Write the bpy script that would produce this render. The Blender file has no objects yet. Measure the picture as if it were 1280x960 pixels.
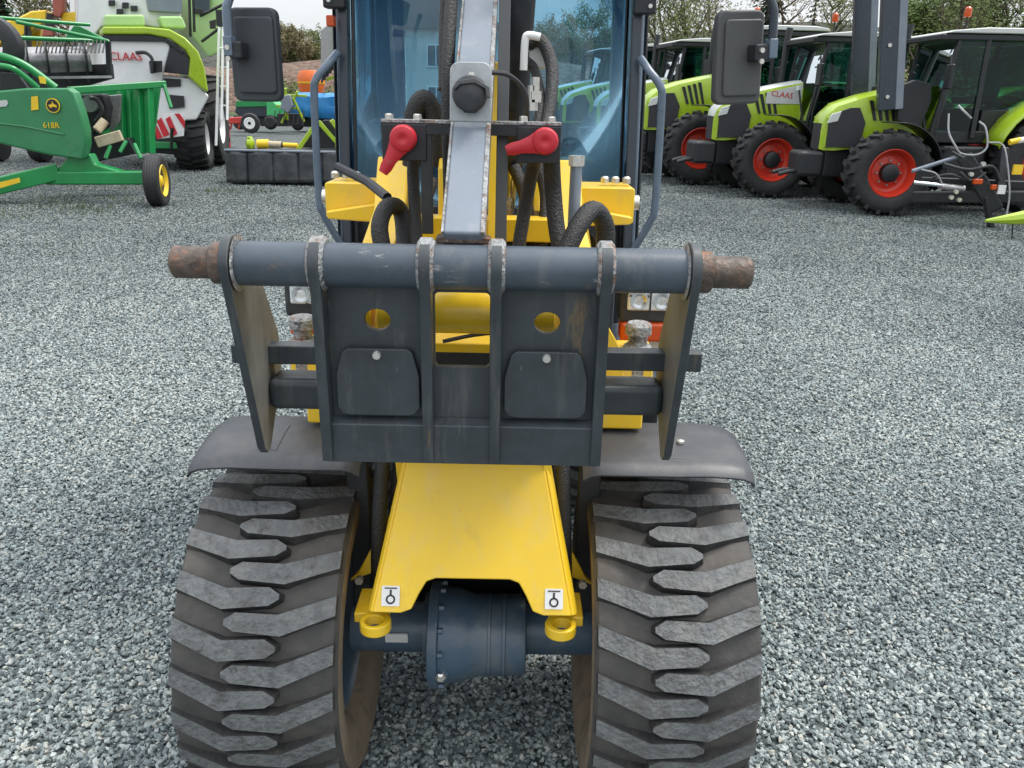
import bpy, bmesh, math, random
from mathutils import Vector, Matrix
random.seed(7)
R = math.radians
S = bpy.context.scene
COL = S.collection

# ------------------------------------------------------------------ camera, sky, sun, exposure
CAM_H = 1.65; FPX = 1050.0; PITCH = R(18.9); ROLL = R(1.1)
cam = bpy.data.cameras.new("camera"); camo = bpy.data.objects.new("camera", cam); COL.objects.link(camo)
cam.sensor_width = 36; cam.lens = 36 * FPX / 1280; cam.clip_start = .05; cam.clip_end = 6000
camo.location = (0, 0, CAM_H)
camo.matrix_world = Matrix.Translation((0, 0, CAM_H)) @ Matrix.Rotation(R(90) - PITCH, 4, 'X') @ Matrix.Rotation(ROLL, 4, 'Z')
S.camera = camo

SUN_EL, SUN_AZ = R(64), R(75)           # azimuth from +Y towards +X
W = bpy.data.worlds.new("World"); S.world = W; W.use_nodes = True
nt = W.node_tree; nt.nodes.clear()
o = nt.nodes.new('ShaderNodeOutputWorld'); bg = nt.nodes.new('ShaderNodeBackground'); bg.inputs[1].default_value = .072
sky = nt.nodes.new('ShaderNodeTexSky'); sky.sky_type = 'NISHITA'; sky.sun_disc = False
sky.sun_elevation = SUN_EL; sky.sun_rotation = SUN_AZ; sky.dust_density = 2.0
tc = nt.nodes.new('ShaderNodeTexCoord'); mp = nt.nodes.new('ShaderNodeMapping'); mp.inputs['Scale'].default_value = (1, 1, 3)
nz = nt.nodes.new('ShaderNodeTexNoise'); nz.inputs['Scale'].default_value = 2.2; nz.inputs['Detail'].default_value = 6
cr = nt.nodes.new('ShaderNodeValToRGB'); cr.color_ramp.elements[0].position = .3; cr.color_ramp.elements[0].color = (.55, .55, .55, 1)
cr.color_ramp.elements[1].position = .6; cr.color_ramp.elements[1].color = (.92, .92, .92, 1)
mx = nt.nodes.new('ShaderNodeMix'); mx.data_type = 'RGBA'; mx.inputs['B'].default_value = (10.2, 10.5, 10.8, 1)
nt.links.new(tc.outputs['Generated'], mp.inputs[0]); nt.links.new(mp.outputs[0], nz.inputs['Vector'])
nt.links.new(nz.outputs['Fac'], cr.inputs[0]); nt.links.new(cr.outputs[0], mx.inputs['Factor'])
nt.links.new(sky.outputs[0], mx.inputs['A']); # overcast sky: brighter overhead than at the horizon
sp = nt.nodes.new('ShaderNodeSeparateXYZ'); nt.links.new(tc.outputs['Generated'], sp.inputs[0])
mr = nt.nodes.new('ShaderNodeMapRange'); mr.inputs['From Min'].default_value = .12; mr.inputs['From Max'].default_value = 1; mr.inputs['To Min'].default_value = 1.; mr.inputs['To Max'].default_value = 2.6
nt.links.new(sp.outputs['Z'], mr.inputs[0])
vm = nt.nodes.new('ShaderNodeVectorMath'); vm.operation = 'SCALE'; nt.links.new(mx.outputs['Result'], vm.inputs[0]); nt.links.new(mr.outputs[0], vm.inputs['Scale'])
nt.links.new(vm.outputs[0], bg.inputs[0]); nt.links.new(bg.outputs[0], o.inputs[0])

sl = bpy.data.lights.new("sun", 'SUN'); sl.energy = 2.0; sl.angle = R(17); sl.color = (1, .95, .88)
so = bpy.data.objects.new("sun", sl); COL.objects.link(so)
d = Vector((math.sin(SUN_AZ) * math.cos(SUN_EL), math.cos(SUN_AZ) * math.cos(SUN_EL), math.sin(SUN_EL)))
so.rotation_euler = (-d).to_track_quat('-Z', 'Y').to_euler(); so.location = (0, 0, 40)
vs = S.view_settings; vs.view_transform = 'Standard'; vs.look = 'None'; vs.gamma = 1; vs.exposure = 0.5
S.cycles.max_bounces = 8; S.cycles.transparent_max_bounces = 16

# ------------------------------------------------------------------ survey: a picture point at a real distance Y, or on the ground
def ray(px, py):
    dx, dy = px - 640, py - 480
    c, s = math.cos(-ROLL), math.sin(-ROLL)
    x, y = c * dx - s * dy, s * dx + c * dy
    c, s = math.cos(PITCH), math.sin(PITCH)
    vx, vy, vz = x / FPX, 1.0, -y / FPX
    return Vector((vx, vy * c + vz * s, -vy * s + vz * c))
def at(px, py, Y):
    r = ray(px, py); return Vector((0, 0, CAM_H)) + r * (Y / r.y)

# ------------------------------------------------------------------ materials
def mat(name, col, rough=.5, metal=0., var=.12, scale=6., dirt=None, bump=0., bscale=40., spec=.5, coat=0., rvar=.12, each=False):
    """painted / rubber / metal surface: base colour with tone variation, optional dirt (colour, scale, lo, hi) patches and fine relief"""
    m = bpy.data.materials.new(name); m.use_nodes = True
    n = m.node_tree.nodes; l = m.node_tree.links; b = n['Principled BSDF']
    b.inputs['Metallic'].default_value = metal; b.inputs['Specular IOR Level'].default_value = spec
    b.inputs['Coat Weight'].default_value = coat; b.inputs['Coat Roughness'].default_value = .15
    t = n.new('ShaderNodeTexCoord'); co = t.outputs['Object']
    if each:      # every copy of the piece wears its own pattern
        oi = n.new('ShaderNodeObjectInfo'); ad = n.new('ShaderNodeVectorMath'); ad.operation = 'MULTIPLY_ADD'; ad.inputs[1].default_value = (37, 53, 71)
        l.new(oi.outputs['Random'], ad.inputs[0]); l.new(co, ad.inputs[2]); co = ad.outputs[0]
    n1 = n.new('ShaderNodeTexNoise'); n1.inputs['Scale'].default_value = scale; n1.inputs['Detail'].default_value = 7; n1.inputs['Roughness'].default_value = .65
    l.new(co, n1.inputs['Vector'])
    r = n.new('ShaderNodeValToRGB'); r.color_ramp.elements[0].position = .3; r.color_ramp.elements[1].position = .7
    r.color_ramp.elements[0].color = tuple(c * (1 - var) for c in col) + (1,)
    r.color_ramp.elements[1].color = tuple(min(1, c * (1 + var)) for c in col) + (1,)
    l.new(n1.outputs['Fac'], r.inputs[0]); out = r.outputs[0]
    k = 0
    for dd in (dirt if isinstance(dirt, list) else [dirt] if dirt else []):
        dc, ds, lo, hi = dd[:4]; stretch = dd[4] if len(dd) > 4 else None
        k += 1
        n2 = n.new('ShaderNodeTexNoise'); n2.inputs['Scale'].default_value = ds; n2.inputs['Detail'].default_value = 9; n2.inputs['Roughness'].default_value = .72
        mp2 = n.new('ShaderNodeMapping'); mp2.inputs['Location'].default_value = (k * 3.7, k * 1.3, k)
        if stretch: mp2.inputs['Scale'].default_value = stretch
        l.new(co, mp2.inputs[0]); l.new(mp2.outputs[0], n2.inputs['Vector'])
        r2 = n.new('ShaderNodeValToRGB'); r2.color_ramp.elements[0].position = lo; r2.color_ramp.elements[1].position = hi
        l.new(n2.outputs['Fac'], r2.inputs[0])
        x = n.new('ShaderNodeMix'); x.data_type = 'RGBA'; x.inputs['B'].default_value = tuple(dc) + (1,)
        l.new(r2.outputs[0], x.inputs['Factor']); l.new(out, x.inputs['A']); out = x.outputs['Result']
    l.new(out, b.inputs['Base Color'])
    rr = n.new('ShaderNodeMapRange'); rr.inputs['To Min'].default_value = max(.03, rough - rvar); rr.inputs['To Max'].default_value = min(1, rough + rvar)
    n3 = n.new('ShaderNodeTexNoise'); n3.inputs['Scale'].default_value = scale * 4; n3.inputs['Detail'].default_value = 5
    l.new(co, n3.inputs['Vector']); l.new(n3.outputs['Fac'], rr.inputs[0]); l.new(rr.outputs[0], b.inputs['Roughness'])
    if bump:
        bn = n.new('ShaderNodeBump'); bn.inputs['Strength'].default_value = bump; bn.inputs['Distance'].default_value = .01
        n4 = n.new('ShaderNodeTexNoise'); n4.inputs['Scale'].default_value = bscale; n4.inputs['Detail'].default_value = 6
        l.new(co, n4.inputs['Vector']); l.new(n4.outputs['Fac'], bn.inputs['Height']); l.new(bn.outputs[0], b.inputs['Normal'])
    return m

def glass(name, tint, rough=.02, refl=.10, fres=.9):
    m = bpy.data.materials.new(name); m.use_nodes = True
    n = m.node_tree.nodes; l = m.node_tree.links; n.clear()
    o = n.new('ShaderNodeOutputMaterial'); tr = n.new('ShaderNodeBsdfTransparent'); tr.inputs[0].default_value = tuple(tint) + (1,)
    g = n.new('ShaderNodeBsdfGlossy'); g.inputs['Roughness'].default_value = rough; g.inputs[0].default_value = (.9, .97, 1, 1)
    f = n.new('ShaderNodeFresnel'); f.inputs[0].default_value = 1.5
    a = n.new('ShaderNodeMath'); a.operation = 'MULTIPLY_ADD'; a.inputs[1].default_value = fres; a.inputs[2].default_value = refl
    mx = n.new('ShaderNodeMixShader'); l.new(f.outputs[0], a.inputs[0]); l.new(a.outputs[0], mx.inputs[0])
    l.new(tr.outputs[0], mx.inputs[1]); l.new(g.outputs[0], mx.inputs[2]); l.new(mx.outputs[0], o.inputs[0])
    return m

DUST = (.20, .17, .13); RUST = (.16, .07, .03)
M = {}
M['yellow'] = mat('yellow_paint', (.80, .52, .020), .36, var=.08, scale=3, dirt=[((.50, .33, .07), 6, .55, .82), ((.70, .50, .13), 18, .5, .8, (1, 1, .3)), ((.10, .07, .03), 34, .68, .75)], coat=.25, bump=.03)
M['steel_blue'] = mat('grey_blue_paint', (.050, .068, .088), .40, var=.18, scale=9, dirt=[((.15, .15, .145), 14, .55, .85, (1, 1, .25)), ((.42, .43, .43), 45, .69, .73, (.5, 1, 1)), ((.20, .11, .05), 12, .60, .70), ((.33, .33, .32), 22, .62, .70, (.35, 1, 1.6))], bump=.10)
M['dusty_lit_plate'] = mat('dusty_lit_inner_plate', (.15, .15, .14), .6, var=.3, scale=9, dirt=[((.05, .06, .065), 7, .45, .72, (1, 1, .4)), ((.28, .23, .11), 5, .62, .85)], bump=.08)  # dust, with bounced yellow light worked into the tone
M['hitch_plate'] = mat('worn_grey_plate', (.034, .043, .049), .42, var=.25, scale=8, dirt=[((.13, .128, .118), 14, .54, .86, (2.0, 1, .25)), ((.018, .022, .026), 7, .52, .75), ((.30, .31, .31), 90, .67, .73, (1.5, 1, .12)), ((.24, .15, .05), 10, .60, .74, (1.6, 1, .35))], bump=.06)
M['rust'] = mat('rusty_steel', (.105, .080, .066), .5, .35, var=.45, scale=40, dirt=[((.25, .11, .05), 16, .52, .68), ((.035, .032, .03), 22, .52, .66), ((.35, .33, .30), 50, .64, .72)], bump=.35, bscale=90)
M['bare'] = mat('bare_weld', (.30, .31, .31), .5, .3, var=.4, scale=50, dirt=[((.22, .11, .06), 25, .52, .66), ((.07, .08, .09), 35, .55, .65)], bump=1.0, bscale=120)
M['lever'] = mat('light_grey_paint', (.17, .20, .24), .38, var=.1, scale=5, dirt=[((.28, .29, .30), 22, .55, .8, (1, 1, .2)), ((.1, .1, .1), 60, .7, .8)], bump=.03)
M['zinc'] = mat('zinc_plated', (.62, .60, .56), .3, .75, var=.2, scale=40)
M['zincplate'] = mat('dull_zinc_plate', (.34, .36, .37), .4, .35, var=.2, scale=20, dirt=((.12, .12, .12), 25, .6, .75), bump=.05)
M['chrome'] = mat('bright_steel', (.7, .72, .74), .18, .95, var=.1)
M['black'] = mat('black_paint', (.012, .014, .018), .42, var=.3, scale=12, dirt=((.06, .06, .06), 20, .55, .85), bump=.03)
M['cabdark'] = mat('dark_blue_cab_frame', (.018, .027, .042), .3, var=.2, scale=5, dirt=((.07, .08, .09), 14, .6, .9), coat=.3)
M['cabin_panel'] = mat('glass_blue_cab_lining', (.032, .105, .20), .5, var=.15, scale=2.5)  # sky reflection on the glass is put into this lining's blue
M['rail'] = mat('grey_blue_tube', (.10, .14, .19), .3, var=.15, scale=14, coat=.3)
M['plastic'] = mat('black_plastic', (.022, .024, .027), .48, var=.2, scale=14, dirt=((.07, .07, .07), 18, .5, .9), bump=.05, bscale=300)
M['mirror_back'] = mat('charcoal_plastic', (.065, .068, .070), .55, var=.12, scale=8, bump=.08, bscale=350)
M['mirror_back_left'] = mat('dark_charcoal_plastic', (.035, .042, .05), .5, var=.12, scale=8, bump=.08, bscale=350)
M['fender'] = mat('grey_mudguard_plastic', (.044, .048, .056), .42, var=.12, scale=5, dirt=[((.10, .097, .095), 7, .48, .80), ((.16, .155, .15), 70, .66, .74, (1, .3, 1))], bump=.06, bscale=250)
M['rubber'] = mat('dusty_rubber', (.052, .050, .048), .72, var=.3, scale=14, dirt=[((.095, .083, .070), 7, .45, .75), ((.14, .125, .10), 40, .62, .78)], bump=.25, bscale=60)
M['lug_flank'] = mat('black_lug_flank', (.026, .026, .026), .8, var=.3, scale=30, dirt=((.07, .062, .052), 25, .5, .75), bump=.3, bscale=110, each=True)
M['lug'] = mat('worn_rubber_lug', (.128, .135, .138), .75, var=.3, scale=30, dirt=[((.06, .058, .055), 45, .5, .70), ((.20, .195, .18), 12, .5, .8), ((.30, .29, .26), 130, .66, .72), ((.085, .075, .062), 9, .55, .80)], bump=.8, bscale=90, each=True)
M['sidewall'] = mat('brown_dusty_sidewall', (.20, .155, .105), .8, var=.25, scale=10, dirt=((.06, .05, .04), 20, .5, .75), bump=.25, bscale=60)
M['hose'] = mat('black_rubber_hose', (.014, .014, .015), .5, var=.2, scale=40, bump=.5, bscale=260)
M['redcap'] = mat('red_rubber_cap', (.44, .012, .025), .45, var=.15, scale=20, dirt=((.30, .10, .08), 30, .6, .8))
M['orange'] = mat('orange_lens', (.50, .065, .006), .2, var=.1)
M['lens'] = mat('clear_lamp_lens', (.72, .75, .77), .12, .3, var=.25, scale=60, dirt=((.06, .06, .07), 34, .56, .62))
M['white'] = mat('white_paint', (.70, .71, .70), .35, var=.06, scale=4, dirt=((.45, .43, .38), 6, .6, .9))
M['sticker'] = mat('white_sticker', (.72, .72, .70), .4, var=.05)
M['ink'] = mat('black_print', (.01, .01, .01), .5)
M['axle'] = mat('blue_grey_axle_paint', (.055, .095, .14), .36, var=.15, scale=8, dirt=[((.15, .155, .15), 9, .46, .80), ((.36, .36, .34), 50, .66, .72)], bump=.12, coat=.1)
M['cab_glass'] = glass('blue_tinted_glass', (.70, .85, .92), refl=.02, fres=.6)
M['lime'] = mat('lime_green_paint', (.31, .45, .016), .3, var=.08, scale=3, coat=.4)
M['lightgrey'] = mat('pale_grey_paint', (.50, .52, .50), .35, var=.06, scale=3, coat=.2)
M['tblack'] = mat('tractor_black', (.012, .014, .016), .45, var=.3, scale=6, dirt=((.04, .04, .04), 12, .55, .9))
M['grille'] = mat('dark_grille_mesh', (.020, .020, .024), .6, var=.3, scale=30, bump=.4, bscale=180)
M['redrim'] = mat('red_rim_paint', (.55, .035, .015), .38, var=.12, scale=5, dirt=((.2, .06, .04), 10, .6, .85))
M['ttyre'] = mat('black_tractor_rubber', (.017, .017, .018), .7, var=.35, scale=10, dirt=((.05, .046, .04), 7, .52, .85), bump=.2)
M['tglass'] = glass('green_tinted_glass', (.16, .40, .37), refl=.0, fres=.6)
M['tglass_front'] = glass('green_tinted_windscreen', (.30, .52, .50), refl=.14, fres=.7)
M['jdgreen'] = mat('deep_green_paint', (.008, .22, .055), .33, var=.15, scale=3, dirt=((.06, .17, .08), 8, .6, .9), coat=.3)
M['jdgreen_faded'] = mat('grey_green_shield', (.025, .19, .070), .38, var=.12, scale=2, dirt=((.09, .19, .12), 5, .55, .9), coat=.2)  # faded grey-green paint of the end shield
M['jdyellow'] = mat('hub_yellow_paint', (.75, .50, .02), .4, var=.1, scale=5)
M['auger'] = mat('worn_steel_auger', (.38, .37, .38), .35, .7, var=.25, scale=10, dirt=((.2, .12, .08), 10, .6, .8))
M['stripe_red'] = mat('red_reflective', (.50, .02, .03), .4, var=.1)
M['tarp'] = mat('black_vinyl_cover', (.030, .034, .038), .42, var=.3, scale=4, dirt=((.085, .09, .09), 5, .5, .85), bump=.5, bscale=9)
M['bluetarp'] = mat('blue_tarpaulin', (.02, .19, .46), .45, var=.2, scale=6, bump=.8, bscale=7)
M['orangep'] = mat('orange_paint', (.65, .13, .02), .45, var=.12, scale=4)
M['redp'] = mat('red_paint', (.50, .04, .03), .4, var=.12, scale=4)
M['greypanel'] = mat('grey_mesh_panel', (.33, .32, .33), .6, var=.1, scale=8, bump=.4, bscale=30)
M['bark'] = mat('bark', (.10, .075, .055), .9, var=.35, scale=9, bump=.6, bscale=14)
M['wall'] = mat('pale_render', (.50, .50, .47), .8, var=.08, scale=3)
M['roof'] = mat('grey_roof', (.10, .105, .11), .7, var=.2, scale=5)
M['winpane'] = mat('dark_pane', (.03, .05, .07), .1, var=.1)

def leafmat(name, c1, c2):
    m = bpy.data.materials.new(name); m.use_nodes = True; n = m.node_tree.nodes; l = m.node_tree.links; b = n['Principled BSDF']
    t = n.new('ShaderNodeTexCoord'); q = n.new('ShaderNodeTexNoise'); q.inputs['Scale'].default_value = 1.1; q.inputs['Detail'].default_value = 6
    r = n.new('ShaderNodeValToRGB'); r.color_ramp.elements[0].position = .35; r.color_ramp.elements[1].position = .65
    r.color_ramp.elements[0].color = tuple(c1) + (1,); r.color_ramp.elements[1].color = tuple(c2) + (1,)
    l.new(t.outputs['Object'], q.inputs['Vector']); l.new(q.outputs['Fac'], r.inputs[0]); l.new(r.outputs[0], b.inputs['Base Color'])
    b.inputs['Roughness'].default_value = .8; b.inputs['Specular IOR Level'].default_value = .2
    return m
M['leaf_olive'] = leafmat('olive_twigs', (.075, .098, .032), (.14, .17, .06))
M['leaf_green'] = leafmat('spring_leaves', (.05, .095, .022), (.12, .17, .045))
M['leaf_fir'] = leafmat('fir_needles', (.018, .040, .022), (.045, .075, .040))
M['leaf_brown'] = leafmat('brown_twigs', (.12, .105, .055), (.19, .165, .09))
M['leaf_blossom'] = leafmat('pale_blossom', (.40, .42, .40), (.62, .62, .60))
M['grass'] = leafmat('grass_blades', (.045, .075, .018), (.10, .13, .035))


def far_tone(n, l):
    """gravel tone factor, darker farther out in Y: a soft ragged edge across the yard"""
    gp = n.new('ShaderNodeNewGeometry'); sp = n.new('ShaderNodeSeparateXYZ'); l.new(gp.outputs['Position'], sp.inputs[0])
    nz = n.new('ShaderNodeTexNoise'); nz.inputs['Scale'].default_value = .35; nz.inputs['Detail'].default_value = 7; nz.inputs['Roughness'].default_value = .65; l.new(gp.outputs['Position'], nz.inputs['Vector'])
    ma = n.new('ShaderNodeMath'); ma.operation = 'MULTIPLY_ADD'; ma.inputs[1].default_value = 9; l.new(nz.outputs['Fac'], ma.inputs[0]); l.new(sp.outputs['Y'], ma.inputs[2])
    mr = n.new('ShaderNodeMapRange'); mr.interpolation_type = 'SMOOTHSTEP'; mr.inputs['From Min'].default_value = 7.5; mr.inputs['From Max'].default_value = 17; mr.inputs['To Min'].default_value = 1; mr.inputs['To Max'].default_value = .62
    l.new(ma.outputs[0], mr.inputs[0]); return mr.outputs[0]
def ground_mat(name, cols, cell, dark=.45, patch=None):
    m = bpy.data.materials.new(name); m.use_nodes = True; n = m.node_tree.nodes; l = m.node_tree.links; b = n['Principled BSDF']
    t = n.new('ShaderNodeTexCoord')
    v = n.new('ShaderNodeTexVoronoi'); v.inputs['Scale'].default_value = 1 / cell; l.new(t.outputs['Object'], v.inputs['Vector'])
    sx = n.new('ShaderNodeSeparateColor'); l.new(v.outputs['Color'], sx.inputs[0])
    r = n.new('ShaderNodeValToRGB'); r.color_ramp.interpolation = 'LINEAR'
    r.color_ramp.elements[0].color = tuple(cols[0]) + (1,); r.color_ramp.elements[1].color = tuple(cols[-1]) + (1,)
    for i, c in enumerate(cols[1:-1]):
        e = r.color_ramp.elements.new((i + 1) / (len(cols) - 1)); e.color = tuple(c) + (1,)
    l.new(sx.outputs[0], r.inputs[0]); out = r.outputs[0]
    big = n.new('ShaderNodeTexNoise'); big.inputs['Scale'].default_value = .9; big.inputs['Detail'].default_value = 8; big.inputs['Roughness'].default_value = .6
    l.new(t.outputs['Object'], big.inputs['Vector'])
    rb = n.new('ShaderNodeValToRGB'); rb.color_ramp.elements[0].position = .35; rb.color_ramp.elements[1].position = .65
    rb.color_ramp.elements[0].color = (dark + .32, dark + .32, dark + .31, 1); rb.color_ramp.elements[1].color = (1, 1, 1, 1)
    l.new(big.outputs['Fac'], rb.inputs[0])
    x = n.new('ShaderNodeMix'); x.data_type = 'RGBA'; x.blend_type = 'MULTIPLY'; x.inputs['Factor'].default_value = 1
    l.new(out, x.inputs['A']); l.new(rb.outputs[0], x.inputs['B']); out = x.outputs['Result']
    if patch:
        p = n.new('ShaderNodeTexNoise'); p.inputs['Scale'].default_value = patch[1]; p.inputs['Detail'].default_value = 7
        l.new(t.outputs['Object'], p.inputs['Vector'])
        pr = n.new('ShaderNodeValToRGB'); pr.color_ramp.elements[0].position = patch[2]; pr.color_ramp.elements[1].position = patch[3]
        l.new(p.outputs['Fac'], pr.inputs[0])
        x2 = n.new('ShaderNodeMix'); x2.data_type = 'RGBA'; x2.inputs['B'].default_value = tuple(patch[0]) + (1,)
        l.new(pr.outputs[0], x2.inputs['Factor']); l.new(out, x2.inputs['A']); out = x2.outputs['Result']
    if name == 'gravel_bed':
        vs_ = n.new('ShaderNodeVectorMath'); vs_.operation = 'SCALE'; l.new(out, vs_.inputs[0]); l.new(far_tone(n, l), vs_.inputs['Scale']); out = vs_.outputs[0]
    l.new(out, b.inputs['Base Color']); b.inputs['Roughness'].default_value = .9; b.inputs['Specular IOR Level'].default_value = .25
    bn = n.new('ShaderNodeBump'); bn.inputs['Strength'].default_value = .9; bn.inputs['Distance'].default_value = cell * .6; bn.invert = True
    l.new(v.outputs['Distance'], bn.inputs['Height']); l.new(bn.outputs[0], b.inputs['Normal'])
    return m
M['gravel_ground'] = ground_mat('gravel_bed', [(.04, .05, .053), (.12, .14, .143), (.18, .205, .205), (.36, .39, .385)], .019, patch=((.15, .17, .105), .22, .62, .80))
M['field'] = ground_mat('grass_field', [(.05, .09, .03), (.08, .12, .04)], .4)
M['earth'] = ground_mat('brown_earth', [(.13, .085, .065), (.20, .14, .11), (.16, .11, .09)], .5)
M['hill'] = ground_mat('wooded_hill', [(.05, .055, .05), (.085, .085, .075)], 4.)

def stone_mat(name='crushed_stone', k=1.):
    m = bpy.data.materials.new(name); m.use_nodes = True; n = m.node_tree.nodes; l = m.node_tree.links; b = n['Principled BSDF']
    oi = n.new('ShaderNodeObjectInfo'); r = n.new('ShaderNodeValToRGB'); e = r.color_ramp.elements
    e[0].color = (.09, .11, .118, 1); e[1].color = (.50, .54, .53, 1)
    for p, c in ((.3, (.19, .228, .234)), (.6, (.295, .338, .34)), (.85, (.41, .455, .452)), (.93, (.43, .425, .38))):
        q = e.new(p); q.color = c + (1,)
    l.new(oi.outputs['Random'], r.inputs[0])
    t = n.new('ShaderNodeTexCoord'); z = n.new('ShaderNodeTexNoise'); z.inputs['Scale'].default_value = 2.5; z.inputs['Detail'].default_value = 6
    l.new(t.outputs['Object'], z.inputs['Vector'])
    x = n.new('ShaderNodeMix'); x.data_type = 'RGBA'; x.blend_type = 'OVERLAY'; x.inputs['Factor'].default_value = .5
    l.new(r.outputs[0], x.inputs['A']); l.new(z.outputs['Fac'], x.inputs['B'])
    gp = n.new('ShaderNodeNewGeometry'); big = n.new('ShaderNodeTexNoise'); big.inputs['Scale'].default_value = .55; big.inputs['Detail'].default_value = 6; big.inputs['Roughness'].default_value = .62
    l.new(gp.outputs['Position'], big.inputs['Vector']); br = n.new('ShaderNodeValToRGB'); br.color_ramp.elements[0].position = .36; br.color_ramp.elements[1].position = .62
    br.color_ramp.elements[0].color = (.70 * k, .73 * k, .74 * k, 1); br.color_ramp.elements[1].color = (k, k, .98 * k, 1)
    l.new(big.outputs['Fac'], br.inputs[0]); y = n.new('ShaderNodeMix'); y.data_type = 'RGBA'; y.blend_type = 'MULTIPLY'; y.inputs['Factor'].default_value = 1
    l.new(x.outputs['Result'], y.inputs['A']); l.new(br.outputs[0], y.inputs['B']); vs_ = n.new('ShaderNodeVectorMath'); vs_.operation = 'SCALE'; l.new(y.outputs['Result'], vs_.inputs[0]); l.new(far_tone(n, l), vs_.inputs['Scale']); l.new(vs_.outputs[0], b.inputs['Base Color'])
    b.inputs['Roughness'].default_value = .75; b.inputs['Specular IOR Level'].default_value = .35
    return m
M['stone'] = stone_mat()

# ------------------------------------------------------------------ mesh builder
def catmull(pts, k=6):
    P = [Vector(p) for p in pts]
    if len(P) < 3: return P
    P = [P[0] * 2 - P[1]] + P + [P[-1] * 2 - P[-2]]
    out = []
    for i in range(1, len(P) - 2):
        a, b, c, d_ = P[i - 1], P[i], P[i + 1], P[i + 2]
        for j in range(k):
            t = j / k
            out.append(.5 * ((2 * b) + (c - a) * t + (2 * a - 5 * b + 4 * c - d_) * t * t + (3 * b - 3 * c + d_ - a) * t ** 3))
    out.append(P[-2]); return out

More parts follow.
